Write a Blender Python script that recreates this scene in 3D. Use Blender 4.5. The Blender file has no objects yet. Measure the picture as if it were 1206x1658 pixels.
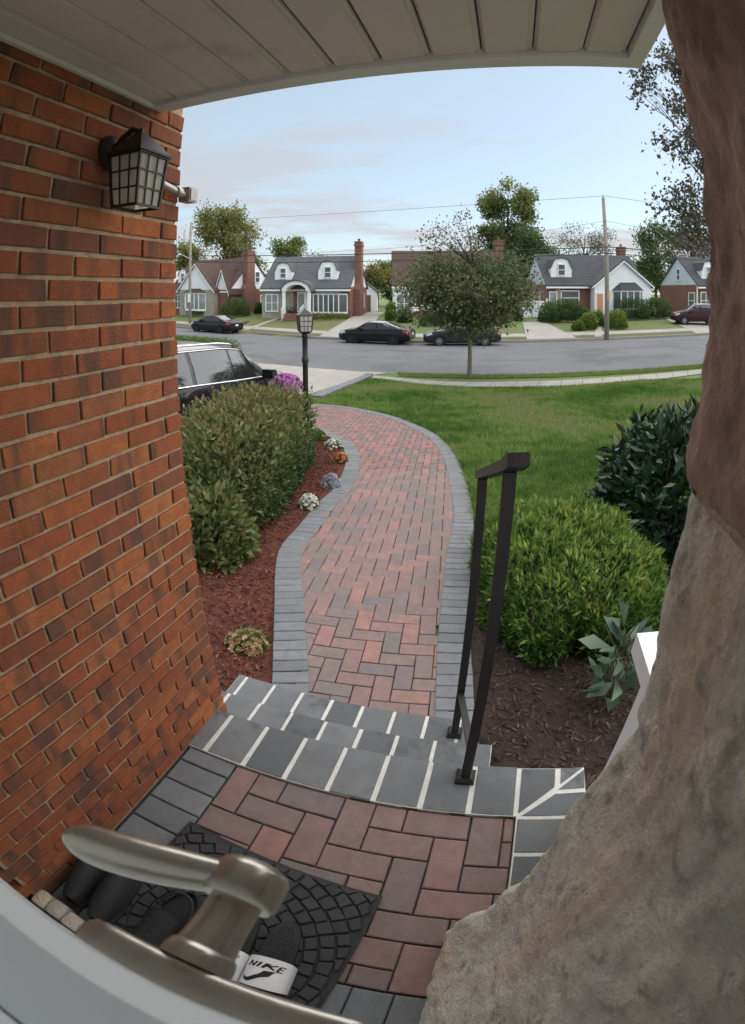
import bpy, bmesh, math, random
import numpy as np
from mathutils import Vector, Matrix, noise
random.seed(7); rs = np.random.RandomState(11)
R = math.radians
scene = bpy.context.scene
col = scene.collection

# ------------------------------------------------------------------ camera (wide fisheye door camera), sky, sun, exposure
EYE = Vector((0, 0, 1.6))
PX_DEG, CX, CY = 13.7, 603.0, 470.0            # photograph pixels per degree, optical centre
cam_d = bpy.data.cameras.new('door_camera')
cam = bpy.data.objects.new('door_camera', cam_d); col.objects.link(cam)
cam.location = EYE; cam.rotation_euler = (math.pi/2, 0, 0)
cam_d.type = 'PANO'; cam_d.panorama_type = 'FISHEYE_LENS_POLYNOMIAL'
cam_d.sensor_fit = 'VERTICAL'; cam_d.sensor_width = 36.0; cam_d.sensor_height = 36.0*1024/745
cam_d.fisheye_polynomial_k0 = 0; cam_d.fisheye_polynomial_k1 = -R(1206/36/PX_DEG)
cam_d.fisheye_polynomial_k2 = 0; cam_d.fisheye_polynomial_k3 = 0; cam_d.fisheye_polynomial_k4 = 0
cam_d.fisheye_fov = R(300); cam_d.shift_y = -(829-CY)/1658
cam_d.dof.use_dof = True; cam_d.dof.focus_distance = 3.0; cam_d.dof.aperture_fstop = 34
cam_d.clip_start = .005; cam_d.clip_end = 3000
scene.camera = cam

SUN_EL, SUN_AZ = R(38), R(64)                  # azimuth clockwise from +Y
w = bpy.data.worlds.new('World'); scene.world = w; w.use_nodes = True
nt = w.node_tree; nt.nodes.clear()
def N(t, nt=nt, **k):
    n = nt.nodes.new(t)
    for a, b in k.items(): setattr(n, a, b)
    return n
out = N('ShaderNodeOutputWorld'); bg = N('ShaderNodeBackground'); sky = N('ShaderNodeTexSky', sky_type='NISHITA')
sky.sun_disc = False; sky.sun_elevation = SUN_EL; sky.sun_rotation = SUN_AZ; sky.altitude = 100; sky.air_density = 1.0; sky.dust_density = .6; sky.ozone_density = 2.2
bg.inputs[1].default_value = .060
tc = N('ShaderNodeTexCoord'); sep = N('ShaderNodeSeparateXYZ'); nt.links.new(tc.outputs['Generated'], sep.inputs[0])
def M_(op, a, b=None):
    n = N('ShaderNodeMath', operation=op)
    for i, v in enumerate((a, b)):
        if v is None: continue
        if isinstance(v, (int, float)): n.inputs[i].default_value = v
        else: nt.links.new(v, n.inputs[i])
    return n.outputs[0]
zc = M_('ADD', M_('MAXIMUM', sep.outputs[2], 0), .10)
cmb = N('ShaderNodeCombineXYZ')
nt.links.new(M_('DIVIDE', sep.outputs[0], zc), cmb.inputs[0]); nt.links.new(M_('DIVIDE', sep.outputs[1], zc), cmb.inputs[1])
no = N('ShaderNodeTexNoise'); no.inputs['Scale'].default_value = .62; no.inputs['Detail'].default_value = 7; no.inputs['Roughness'].default_value = .58
mpw = N('ShaderNodeMapping'); mpw.inputs['Location'].default_value = (3.1, 1.7, 0); mpw.inputs['Scale'].default_value = (.75, 1.25, 1)
nt.links.new(cmb.outputs[0], mpw.inputs[0]); nt.links.new(mpw.outputs[0], no.inputs['Vector'])
cr = N('ShaderNodeValToRGB'); cr.color_ramp.elements[0].position = .49; cr.color_ramp.elements[1].position = .59
nt.links.new(no.outputs['Fac'], cr.inputs[0])
mixc = N('ShaderNodeMix', data_type='RGBA'); nt.links.new(M_('MULTIPLY', M_('MULTIPLY', cr.outputs[0], .95), M_('MAXIMUM', M_('SUBTRACT', 1.0, M_('MULTIPLY', sep.outputs[2], 1.9)), .12)), mixc.inputs['Factor'])
veil = N('ShaderNodeMix', data_type='RGBA'); veil.inputs['Factor'].default_value = .70; veil.inputs[7].default_value = (2.62, 3.08, 3.26, 1)
nt.links.new(sky.outputs[0], veil.inputs[6]); nt.links.new(veil.outputs[2], mixc.inputs[6]); mixc.inputs[7].default_value = (2.62, 2.46, 2.5, 1)
nt.links.new(mixc.outputs[2], bg.inputs[0]); nt.links.new(bg.outputs[0], out.inputs[0])

sun_d = bpy.data.lights.new('sun', 'SUN'); sun_d.energy = 1.5; sun_d.angle = R(165); sun_d.color = (1, .93, .86)
sun = bpy.data.objects.new('sun', sun_d); col.objects.link(sun)
sd = Vector((math.sin(SUN_AZ)*math.cos(SUN_EL), math.cos(SUN_AZ)*math.cos(SUN_EL), math.sin(SUN_EL)))
sun.rotation_euler = sd.to_track_quat('Z', 'Y').to_euler()
scene.view_settings.view_transform = 'Standard'; scene.view_settings.look = 'None'
scene.view_settings.exposure = 2.0; scene.view_settings.gamma = 1; scene.view_settings.use_curve_mapping = False
scene.cycles.max_bounces = 6; scene.cycles.diffuse_bounces = 3; scene.cycles.glossy_bounces = 3; scene.cycles.transmission_bounces = 4; scene.cycles.transparent_max_bounces = 6

# ------------------------------------------------------------------ survey helpers: bearings of the photograph -> metres
def ray(px, py):
    x = (px-CX)/PX_DEG; y = (CY-py)/PX_DEG; r = math.hypot(x, y) or 1e-9; t = R(r)
    return Vector((math.sin(t)*x/r, math.cos(t), math.sin(t)*y/r))
def at_z(px, py, z):
    d = ray(px, py); return EYE + d*((z-EYE.z)/d.z)
def at_y(px, py, Y):
    d = ray(px, py); return EYE + d*(Y/d.y)
YAW = R(15)                                      # the porch stands turned 15 degrees to the camera
FV = Vector((math.sin(YAW), math.cos(YAW), 0)); RV = Vector((math.cos(YAW), -math.sin(YAW), 0))
def pf(r, f, z=0): return FV*f + RV*r + Vector((0, 0, z))

# curb lines in plan (x, y)
NEAR = np.array([(-90, 74), (-60, 54), (-30, 35), (-16, 26.6), (-8, 22.4), (-2.74, 20.2), (0, 19.1), (3.7, 18.2), (7.1, 17.8), (10, 17.7), (15, 17.7), (25, 18), (60, 20), (90, 22)])
FAR = np.array([(-90, 92), (-60, 70), (-30, 50), (-16.6, 40.8), (-10.1, 37.4), (-3.9, 33.6), (3, 31.1), (9.9, 30.3), (14, 30.4), (25.7, 30.6), (60, 32), (90, 34)])
def yn(x): return float(np.interp(x, NEAR[:, 0], NEAR[:, 1]))
def yf(x): return float(np.interp(x, FAR[:, 0], FAR[:, 1]))
def sm(t): t = min(max(t, 0), 1); return t
def H(x, y):
    a, b = yn(x), yf(x)
    if y <= a:
        z = -.48 - sm((y-2.6)/(a-1.7-2.6))*1.17
    elif y < b: z = -1.86
    else: z = -1.65 + sm((y-b)/12)*.8
    return z
def ground(px, py, off=0):
    d = ray(px, py); s = .5
    while s < 150:
        p = EYE + d*s
        if p.z < H(p.x, p.y)+off: break
        s *= 1.0015
    return EYE + d*s

# ------------------------------------------------------------------ materials
MATS = {}
def ramp(nt, stops):
    n = nt.nodes.new('ShaderNodeValToRGB'); e = n.color_ramp.elements
    while len(e) < len(stops): e.new(.5)
    for i, (p, c) in enumerate(stops): e[i].position = p; e[i].color = (*c, 1)
    return n
def mat(name, c1, c2=None, scale=8, rough=.75, bump=0, bscale=60, metal=0, spec=.4, coat=0, per=None, vattr=None, stretch=None, dirt=None, trans=0, detail=5, emit=None, band=None, bdist=.01):
    """principled surface: colour noise between c1 and c2 in world space; per = tones picked per object; vattr = tones picked per leaf"""
    m = bpy.data.materials.new(name); m.use_nodes = True; nt = m.node_tree; L = nt.links.new
    b = nt.nodes['Principled BSDF']; b.inputs['Roughness'].default_value = rough; b.inputs['Metallic'].default_value = metal
    b.inputs['Specular IOR Level'].default_value = spec; b.inputs['Coat Weight'].default_value = coat
    b.inputs['Coat Roughness'].default_value = .05
    geo = nt.nodes.new('ShaderNodeNewGeometry'); vec = geo.outputs['Position']
    if stretch:
        mp = nt.nodes.new('ShaderNodeMapping'); mp.inputs['Scale'].default_value = stretch; L(vec, mp.inputs[0]); vec = mp.outputs[0]
    def noise_(s, d=5, ro=.6):
        n = nt.nodes.new('ShaderNodeTexNoise'); n.inputs['Scale'].default_value = s; n.inputs['Detail'].default_value = d; n.inputs['Roughness'].default_value = ro
        L(vec, n.inputs['Vector']); return n.outputs['Fac']
    def mix(f, a, c, bt='MIX'):
        n = nt.nodes.new('ShaderNodeMix'); n.data_type = 'RGBA'; n.blend_type = bt
        for s, v in ((n.inputs['Factor'], f), (n.inputs[6], a), (n.inputs[7], c)):
            if hasattr(v, 'is_output'): L(v, s)
            else: s.default_value = v if not isinstance(v, tuple) else (*v, 1)
        return n.outputs[2]
    if per:
        oi = nt.nodes.new('ShaderNodeObjectInfo')
        r_ = ramp(nt, [(i/max(1, len(per)-1), c) for i, c in enumerate(per)]); L(oi.outputs['Random'], r_.inputs[0]); base = r_.outputs[0]
        fr = ramp(nt, [(.32, (0, 0, 0)), (.7, (1, 1, 1))]); L(noise_(scale, detail), fr.inputs[0])
        base = mix(fr.outputs[0], base, mix(.55, base, c1))
    elif vattr:
        at = nt.nodes.new('ShaderNodeAttribute'); at.attribute_name = 'var'
        r_ = ramp(nt, [(i/max(1, len(vattr)-1), c) for i, c in enumerate(vattr)]); L(at.outputs['Fac'], r_.inputs[0]); base = r_.outputs[0]
    else:
        fr = ramp(nt, [(.33, c1), (.68, c2 or c1)]); L(noise_(scale, detail), fr.inputs[0]); base = fr.outputs[0]
    if band:
        bc, bs, b0, b1 = band; o2 = nt.nodes.new('ShaderNodeObjectInfo'); va = nt.nodes.new('ShaderNodeVectorMath'); va.operation = 'ADD'
        mu = nt.nodes.new('ShaderNodeMath'); mu.operation = 'MULTIPLY'; mu.inputs[1].default_value = 37; L(o2.outputs['Random'], mu.inputs[0])
        mp2 = nt.nodes.new('ShaderNodeMapping'); mp2.inputs['Scale'].default_value = (1, 1, .12); L(vec, mp2.inputs[0]); L(mp2.outputs[0], va.inputs[0]); L(mu.outputs[0], va.inputs[1])
        n2 = nt.nodes.new('ShaderNodeTexNoise'); n2.inputs['Scale'].default_value = bs; n2.inputs['Detail'].default_value = 3; L(va.outputs[0], n2.inputs['Vector'])
        fr = ramp(nt, [(b0, (0, 0, 0)), (b1, (1, 1, 1))]); L(n2.outputs['Fac'], fr.inputs[0]); base = mix(fr.outputs[0], base, mix(.7, base, bc))
    if dirt:
        dc, ds, d0, d1 = dirt
        fr = ramp(nt, [(d0, (0, 0, 0)), (d1, (1, 1, 1))]); L(noise_(ds, 6, .65), fr.inputs[0]); base = mix(fr.outputs[0], base, dc)
    L(base, b.inputs['Base Color'])
    if bump:
        bn = nt.nodes.new('ShaderNodeBump'); bn.inputs['Strength'].default_value = bump; bn.inputs['Distance'].default_value = bdist
        L(noise_(bscale, 8, .65), bn.inputs['Height']); L(bn.outputs[0], b.inputs['Normal'])
    if trans:
        tr = nt.nodes.new('ShaderNodeBsdfTranslucent'); L(base, tr.inputs[0]); ms = nt.nodes.new('ShaderNodeMixShader'); ms.inputs[0].default_value = trans
        L(b.outputs[0], ms.inputs[1]); L(tr.outputs[0], ms.inputs[2]); L(ms.outputs[0], nt.nodes['Material Output'].inputs[0])
    if emit:
        b.inputs['Emission Color'].default_value = (*emit[0], 1); b.inputs['Emission Strength'].default_value = emit[1]
    MATS[name] = m; return m

mat('brick', (0.135, 0.0508, 0.0254), rough=.9, scale=30, bump=.9, bscale=160, detail=8, per=[(0.386, 0.107, 0.0355), (0.318, 0.0846, 0.033), (0.444, 0.141, 0.0444), (0.279, 0.0733, 0.0355), (0.356, 0.096, 0.0355), (0.212, 0.0733, 0.0431), (0.405, 0.113, 0.0355), (0.482, 0.168, 0.0572), (0.231, 0.0791, 0.0431), (0.367, 0.102, 0.033)], band=((0.082, 0.0508, 0.0381), 13, .52, .64), dirt=((0.405, 0.282, 0.216), 70, .66, .82))
mat('mortar', (0.546, 0.403, 0.27), (0.39, 0.286, 0.189), scale=40, rough=.95, bump=.9, bscale=170, dirt=((0.234, 0.182, 0.135), 15, .55, .75))
mat('soffit', (.66, .63, .58), (.60, .57, .53), scale=3, rough=.6, dirt=((.45, .42, .38), 5, .58, .8))
mat('white_trim', (0.702, 0.711, 0.72), (0.648, 0.657, 0.666), scale=5, rough=.45, bump=.05)
mat('paver_red', (0.132, 0.0937, 0.0915), rough=.9, scale=18, bump=.55, bscale=230, per=[(0.272, 0.155, 0.14), (0.21, 0.145, 0.134), (0.185, 0.155, 0.149), (0.29, 0.169, 0.144), (0.237, 0.145, 0.134), (0.158, 0.145, 0.144), (0.254, 0.155, 0.14), (0.193, 0.15, 0.144), (0.316, 0.169, 0.134), (0.219, 0.155, 0.149)], dirt=((0.21, 0.197, 0.193), 40, .55, .8))
mat('paver_grey', (0.112, 0.116, 0.12), rough=.88, scale=16, bump=.55, bscale=240, per=[(0.163, 0.172, 0.181), (0.189, 0.198, 0.206), (0.142, 0.15, 0.159), (0.206, 0.211, 0.215), (0.155, 0.159, 0.163)], dirt=((0.112, 0.116, 0.12), 7, .55, .75))
mat('bluestone', (0.0984, 0.102, 0.107), rough=.85, scale=9, bump=.6, bscale=210, per=[(0.164, 0.17, 0.175), (0.127, 0.134, 0.139), (0.184, 0.189, 0.194), (0.102, 0.109, 0.115), (0.152, 0.157, 0.162), (0.172, 0.179, 0.18)], dirt=((0.0697, 0.0738, 0.0779), 5, .56, .68))
mat('grout', (0.608, 0.6, 0.563), (0.502, 0.495, 0.454), scale=30, rough=.95, bump=.5, bscale=140)
mat('joint_sand', (.035, .032, .03), (.07, .06, .055), scale=60, rough=1)
mat('concrete', (0.344, 0.32, 0.288), (0.28, 0.264, 0.24), scale=2.2, rough=.92, bump=.3, bscale=80, dirt=((0.24, 0.224, 0.208), .8, .52, .72))
mat('curb', (0.289, 0.264, 0.23), (0.23, 0.212, 0.187), scale=3, rough=.92, bump=.3)
mat('asphalt', (.135, .14, .15), (.115, .118, .127), scale=.5, rough=.9, bump=.6, bscale=90, dirt=((.088, .09, .097), .35, .50, .66), detail=12)
mat('crack_sealer', (.07, .07, .075), rough=.8)
mat('lawn', (0.0844, 0.139, 0.0322), (0.123, 0.165, 0.0439), scale=.9, rough=.95, bump=.8, bscale=40, dirt=((0.168, 0.145, 0.0586), .35, .55, .8))
mat('grass', (0.154, 0.266, 0.0735), rough=.75, vattr=[(0.0647, 0.14, 0.0235), (0.108, 0.199, 0.0382), (0.146, 0.239, 0.05), (0.2, 0.279, 0.0735), (0.246, 0.253, 0.11)], trans=.3, spec=.25)
mat('far_lawn', (0.0829, 0.128, 0.0309), (0.133, 0.133, 0.0497), scale=.35, rough=.95, bump=.8, bscale=20)
mat('dry_lawn', (0.139, 0.128, 0.0497), (0.0994, 0.122, 0.0387), scale=.5, rough=.95, bump=.8, bscale=20)
mat('verge', (0.111, 0.102, 0.0467), (0.068, 0.0935, 0.0255), scale=1.6, rough=.95, bump=.8, bscale=20)
mat('mulch', (0.113, 0.0365, 0.0217), (0.0608, 0.0217, 0.0148), scale=25, rough=1, bump=1, bscale=90)
mat('mulch_dark', (0.0378, 0.0252, 0.0202), (0.0221, 0.0152, 0.0126), scale=25, rough=1, bump=1, bscale=90)
mat('chip', (0.0924, 0.037, 0.0185), rough=.95, vattr=[(0.0647, 0.0185, 0.012), (0.139, 0.037, 0.0203), (0.185, 0.0554, 0.0277), (0.102, 0.0323, 0.0185), (0.222, 0.0924, 0.0508)])
mat('chip_dark', (0.084, 0.0336, 0.0168), rough=.95, vattr=[(0.0294, 0.0185, 0.0151), (0.0588, 0.0353, 0.0269), (0.084, 0.0546, 0.042), (0.042, 0.0269, 0.021), (0.109, 0.0756, 0.0588)])
mat('bark', (.13, .10, .075), (.07, .055, .042), scale=9, rough=.95, bump=1, bscale=30, stretch=(1, 1, .3))
mat('bark_pale', (.22, .19, .15), (.14, .12, .095), scale=9, rough=.95, bump=1, bscale=30, stretch=(1, 1, .3))
mat('pole_wood', (.33, .29, .25), (.25, .22, .19), scale=6, rough=.95, bump=.6, bscale=30, stretch=(1, 1, .15))
mat('black_metal', (.012, .012, .013), (.02, .019, .018), scale=20, rough=.42, bump=.15, bscale=200, spec=.5)
mat('lamp_metal', (.014, .013, .012), (.03, .022, .017), scale=25, rough=.5, bump=.2, bscale=200)
mat('frosted', (.80, .77, .72), (.60, .58, .55), scale=70, rough=.3, bump=.8, bscale=90, trans=.5, stretch=(1, 1, .25))
mat('bulb', (.85, .82, .75), rough=.3, trans=.4)
mat('rubber', (.018, .018, .019), (.028, .027, .027), scale=40, rough=.62, bump=.5, bscale=300, dirt=((.06, .055, .05), 45, .66, .82))
mat('rubber_block', (0.0286, 0.0286, 0.0298), rough=.6, scale=30, bump=.5, bscale=280, per=[(0.0262, 0.0262, 0.0274), (0.0381, 0.0381, 0.0393), (0.0214, 0.0214, 0.0226), (0.0321, 0.0321, 0.0333)], dirt=((0.0892, 0.0833, 0.0774), 60, .66, .85))
mat('foam_black', (.016, .016, .018), (.022, .022, .024), scale=50, rough=.7, bump=.3, bscale=300)
mat('strap_white', (.70, .70, .70), (.62, .62, .62), scale=20, rough=.5, bump=.1)
mat('print_black', (.012, .012, .012), rough=.5)
mat('bronze_metal', (.52, .50, .44), (.45, .43, .385), scale=30, rough=.27, metal=.75, bump=.05, bscale=90, dirt=((.32, .30, .25), 60, .60, .8))
mat('door_paint', (.80, .86, .88), (.76, .82, .85), scale=3, rough=.35)
mat('door_dark', (.05, .055, .065), rough=.4)
mat('stone_tan', (0.886, 0.832, 0.691), (0.648, 0.616, 0.551), scale=9, rough=.95, bump=1, bscale=75, bdist=.03, dirt=((0.454, 0.4, 0.324), 16, .54, .66), detail=14, band=((0.778, 0.583, 0.367), 5, .5, .66))
mat('stone_grey', (.46, .43, .375), (.33, .315, .29), scale=6, rough=.95, bump=1, bscale=50, dirt=((.44, .36, .24), 8, .55, .75))
mat('stone_red', (0.598, 0.356, 0.282), (0.391, 0.236, 0.19), scale=9, rough=.95, bump=1, bscale=75, bdist=.03, dirt=((0.713, 0.506, 0.402), 10, .5, .66), stretch=(1, 1, .4), detail=14)
mat('stone_brown', (0.713, 0.46, 0.345), (0.46, 0.299, 0.23), scale=9, rough=.95, bump=1, bscale=75, bdist=.03, dirt=((0.276, 0.178, 0.138), 12, .5, .66), stretch=(1, 1, .5), detail=14)
mat('pipe_metal', (.42, .41, .39), (.33, .32, .30), scale=20, rough=.4, metal=.6)
mat('far_brick', (0.212, 0.0978, 0.0723), (0.162, 0.0808, 0.0638), scale=1.6, rough=.95, bump=.3, bscale=8, dirt=((0.255, 0.162, 0.128), 6, .5, .72))
mat('far_stone', (.40, .36, .30), (.28, .26, .22), scale=1.5, rough=.95, bump=.5, bscale=5)
mat('siding', (0.862, 0.874, 0.896), (0.794, 0.805, 0.827), scale=.8, rough=.6)
mat('siding_blue', (.60, .66, .71), (.54, .60, .66), scale=.8, rough=.6)
mat('roof_grey', (0.106, 0.111, 0.119), (0.0808, 0.085, 0.0935), scale=1.6, rough=.95, bump=.6, bscale=9, stretch=(1, 1, 3))
mat('roof_dark', (.075, .078, .085), (.055, .058, .064), scale=1.6, rough=.95, bump=.6, bscale=9, stretch=(1, 1, 3))
mat('roof_brown', (0.0897, 0.0565, 0.0467), (0.0663, 0.042, 0.0365), scale=1.6, rough=.95, bump=.6, bscale=9, stretch=(1, 1, 3))
mat('pane', (.05, .06, .07), (.12, .13, .14), scale=.9, rough=.08, spec=.8)
mat('pane_curtain', (.32, .34, .35), (.16, .18, .19), scale=1.3, rough=.1, spec=.8)
mat('car_black', (0.0042, 0.0042, 0.0056), rough=.35, coat=.55, spec=.15)
mat('car_grey', (.018, .020, .026), rough=.35, coat=.55, spec=.15)
mat('car_maroon', (.045, .008, .012), rough=.35, coat=.55, spec=.15)
mat('car_glass', (.012, .014, .016), rough=.04, spec=.9)
mat('tyre', (0.0091, 0.0091, 0.0091), rough=.85)
mat('alloy', (.42, .43, .45), rough=.3, metal=.8)
mat('alloy_dark', (.05, .05, .055), rough=.35, metal=.7)
mat('chrome', (.75, .76, .78), rough=.12, metal=1)
mat('tail_red', (.35, .012, .012), rough=.15, coat=1)
mat('head_lens', (.55, .57, .6), rough=.1, coat=1)
mat('plate_white', (.72, .72, .68), rough=.4)
mat('wire', (.02, .02, .022), rough=.6)
mat('transformer', (.50, .51, .52), rough=.5)
mat('hedge_leaf', (0.128, 0.128, 0.128), rough=.5, vattr=[(0.0357, 0.0638, 0.0217), (0.0638, 0.102, 0.0319), (0.0952, 0.134, 0.0408), (0.128, 0.153, 0.051), (0.178, 0.178, 0.0638), (0.166, 0.128, 0.0574)], trans=.22, spec=.35)
mat('hedge_twig', (.10, .075, .05), (.06, .045, .03), scale=30, rough=.95)
mat('yew_leaf', (0.115, 0.115, 0.115), rough=.5, vattr=[(0.0402, 0.0859, 0.0161), (0.0688, 0.138, 0.0252), (0.115, 0.196, 0.0344), (0.184, 0.252, 0.0516), (0.275, 0.31, 0.0688)], trans=.3)
mat('dark_leaf', (0.08, 0.08, 0.08), rough=.32, vattr=[(0.0112, 0.0272, 0.0128), (0.016, 0.0368, 0.016), (0.024, 0.0464, 0.0208), (0.0304, 0.056, 0.0264)], trans=.1, spec=.6)
mat('hosta_leaf', (.1, .1, .1), rough=.4, vattr=[(.07, .12, .08), (.10, .15, .10), (.14, .19, .13)], trans=.2)
mat('maple_leaf', (0.13, 0.13, 0.13), rough=.5, vattr=[(0.052, 0.0806, 0.0286), (0.078, 0.107, 0.0364), (0.111, 0.13, 0.0455), (0.15, 0.143, 0.0585), (0.182, 0.137, 0.0715)], trans=.3)
mat('oak_leaf', (0.135, 0.135, 0.135), rough=.55, vattr=[(0.081, 0.115, 0.0297), (0.135, 0.162, 0.0405), (0.203, 0.203, 0.054), (0.27, 0.209, 0.0675), (0.351, 0.189, 0.0675)], trans=.35)
mat('green_leaf', (0.11, 0.11, 0.11), rough=.55, vattr=[(0.0825, 0.121, 0.033), (0.132, 0.176, 0.0495), (0.198, 0.226, 0.066), (0.275, 0.253, 0.088)], trans=.35)
mat('deep_leaf', (0.13, 0.13, 0.13), rough=.55, vattr=[(0.039, 0.078, 0.0234), (0.065, 0.111, 0.0312), (0.0975, 0.143, 0.039), (0.13, 0.169, 0.052)], trans=.3)
mat('mauve_leaf', (.1, .1, .1), rough=.55, vattr=[(.10, .10, .075), (.14, .135, .10), (.18, .16, .125), (.20, .15, .13)], trans=.3)
mat('brown_leaf', (.1, .1, .1), rough=.55, vattr=[(.05, .05, .035), (.08, .075, .05), (.10, .085, .06), (.13, .10, .075)], trans=.3)  # dull dark brown foliage, tone varied leaf by leaf
mat('shrub_leaf', (0.13, 0.13, 0.13), rough=.55, vattr=[(0.039, 0.0845, 0.0208), (0.065, 0.124, 0.0286), (0.104, 0.169, 0.039), (0.156, 0.221, 0.052)], trans=.25)
mat('lime_leaf', (.1, .1, .1), rough=.55, vattr=[(.08, .14, .022), (.13, .20, .03), (.19, .25, .045), (.25, .28, .06)], trans=.3)
mat('petal_white', (0.085, 0.085, 0.085), rough=.6, vattr=[(0.637, 0.629, 0.578), (0.722, 0.714, 0.663), (0.552, 0.561, 0.493)], trans=.3)
mat('petal_orange', (0.085, 0.085, 0.085), rough=.6, vattr=[(0.527, 0.145, 0.068), (0.637, 0.238, 0.102), (0.468, 0.102, 0.068), (0.595, 0.323, 0.17)], trans=.3)
mat('petal_pale', (.1, .1, .1), rough=.6, vattr=[(.42, .22, .12), (.55, .38, .24), (.36, .24, .12)], trans=.3)
mat('petal_purple', (.1, .1, .1), rough=.6, vattr=[(.42, .10, .42), (.55, .17, .52), (.62, .25, .58), (.34, .07, .36)], trans=.3)
mat('petal_yellow', (.1, .1, .1), rough=.6, vattr=[(.6, .5, .03), (.75, .62, .06)], trans=.3)
mat('silver_leaf', (.1, .1, .1), rough=.8, vattr=[(.30, .31, .34), (.38, .39, .42), (.25, .25, .29)], trans=.2)
mat('pot_clay', (.16, .12, .10), rough=.8)
mat('orange_paper', (.55, .28, .14), rough=.8)

# ------------------------------------------------------------------ mesh helpers
class MB:
    def __init__(s): s.v = []; s.f = []; s.m = []
    def add(s, v, f, m=0):
        o = len(s.v); s.v += [tuple(p) for p in v]; s.f += [tuple(i+o for i in q) for q in f]; s.m += [m]*len(f)
    def box(s, x0, x1, y0, y1, z0, z1, m=0, mx=None):
        v = [Vector(p) for p in ((x0,y0,z0),(x1,y0,z0),(x1,y1,z0),(x0,y1,z0),(x0,y0,z1),(x1,y0,z1),(x1,y1,z1),(x0,y1,z1))]
        if mx is not None: v = [mx @ p for p in v]
        s.add(v, [(0,3,2,1),(4,5,6,7),(0,1,5,4),(1,2,6,5),(2,3,7,6),(3,0,4,7)], m)
    def bar(s, a, b, wx, wy, m=0, up=Vector((0,0,1))):
        a, b = Vector(a), Vector(b); d = (b-a); L = d.length; d.normalize()
        if abs(d.dot(up)) > .98: up = Vector((0,1,0))
        x = d.cross(up).normalized(); y = x.cross(d)
        mx = Matrix((x, y, d)).transposed().to_4x4(); mx.translation = a
        s.box(-wx/2, wx/2, -wy/2, wy/2, 0, L, m, mx)
    def tube(s, pts, rad, n=8, m=0, caps=True):
        pts = [Vector(p) for p in pts]; rad = rad if hasattr(rad, '__len__') else [rad]*len(pts)
        v = []; f = []; prev = None
        for i, p in enumerate(pts):
            d = (pts[min(i+1, len(pts)-1)] - pts[max(i-1, 0)]).normalized()
            u = prev if prev is not None else (Vector((1,0,0)) if abs(d.x) < .9 else Vector((0,1,0)))
            u = (u - d*u.dot(d)).normalized(); prev = u; q = d.cross(u)
            for k in range(n):
                a = 2*math.pi*k/n; v.append(p + (u*math.cos(a)+q*math.sin(a))*rad[i])
        for i in range(len(pts)-1):
            for k in range(n):
                f.append((i*n+k, i*n+(k+1)%n, (i+1)*n+(k+1)%n, (i+1)*n+k))
        if caps: f += [tuple(range(n-1, -1, -1)), tuple((len(pts)-1)*n+k for k in range(n))]
        s.add(v, f, m)
    def lathe(s, prof, n=16, m=0, mx=None, caps=True):
        v = []; f = []
        for r, z in prof:
            for k in range(n):
                a = 2*math.pi*k/n; p = Vector((r*math.cos(a), r*math.sin(a), z)); v.append(mx @ p if mx is not None else p)
        for i in range(len(prof)-1):
            for k in range(n): f.append((i*n+k, i*n+(k+1)%n, (i+1)*n+(k+1)%n, (i+1)*n+k))
        if caps: f += [tuple(range(n-1, -1, -1)), tuple((len(prof)-1)*n+k for k in range(n))]
        s.add(v, f, m)
    def prism(s, poly, a, b, axis='z', m=0, mx=None):
        """2-D polygon pushed from a to b along an axis"""
        def P(u, w, t): return Vector({'z': (u, w, t), 'y': (u, t, w), 'x': (t, u, w)}[axis])
        n = len(poly); v = [P(u, w, a) for u, w in poly] + [P(u, w, b) for u, w in poly]
        if mx is not None: v = [mx @ p for p in v]
        f = [tuple(range(n-1, -1, -1)), tuple(range(n, 2*n))] + [(i, (i+1)%n, n+(i+1)%n, n+i) for i in range(n)]
        s.add(v, f, m)
    def grid(s, fn, nu, nv, m=0, closed=False):
        v = [fn(i/nu, j/nv) for j in range(nv+1) for i in range(nu+1)]
        s.add(v, [(j*(nu+1)+i, j*(nu+1)+i+1, (j+1)*(nu+1)+i+1, (j+1)*(nu+1)+i) for j in range(nv) for i in range(nu)], m)
    def mesh(s, name, mats, smooth=False, fix=True):
        me = bpy.data.meshes.new(name); me.from_pydata(s.v, [], s.f)
        for m in (mats if isinstance(mats, (list, tuple)) else [mats]): me.materials.append(MATS[m])
        if any(s.m): me.polygons.foreach_set('material_index', s.m)
        if fix:
            bm = bmesh.new(); bm.from_mesh(me); bmesh.ops.recalc_face_normals(bm, faces=bm.faces); bm.to_mesh(me); bm.free()
        if smooth: me.polygons.foreach_set('use_smooth', [True]*len(me.polygons))
        me.update(); return me
    def build(s, name, mats, parent=None, smooth=False, fix=True, angle=None):
        me = s.mesh(name, mats, smooth or angle is not None, fix)
        if angle is not None: me.set_sharp_from_angle(angle=R(angle))
        return link(name, me, parent)
def link(name, me, parent=None, loc=None, rot=None):
    o = bpy.data.objects.new(name, me); col.objects.link(o)
    if parent is not None: o.parent = parent
    if loc is not None: o.location = loc
    if rot is not None: o.rotation_euler = rot
    return o
def tag(o, label=None, cat=None, group=None, kind=None):
    for k, v in (('label', label), ('category', cat), ('group', group), ('kind', kind)):
        if v: o[k] = v
    return o
def thing(name, label, cat, loc=(0,0,0), rz=0, group=None):
    o = link(name, None, None, loc, (0, 0, rz)); return tag(o, label, cat, group)
def tree_of(o, parent=None):
    c = o.copy(); col.objects.link(c); c.parent = parent
    for ch in o.children: tree_of(ch, c)
    return c
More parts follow.
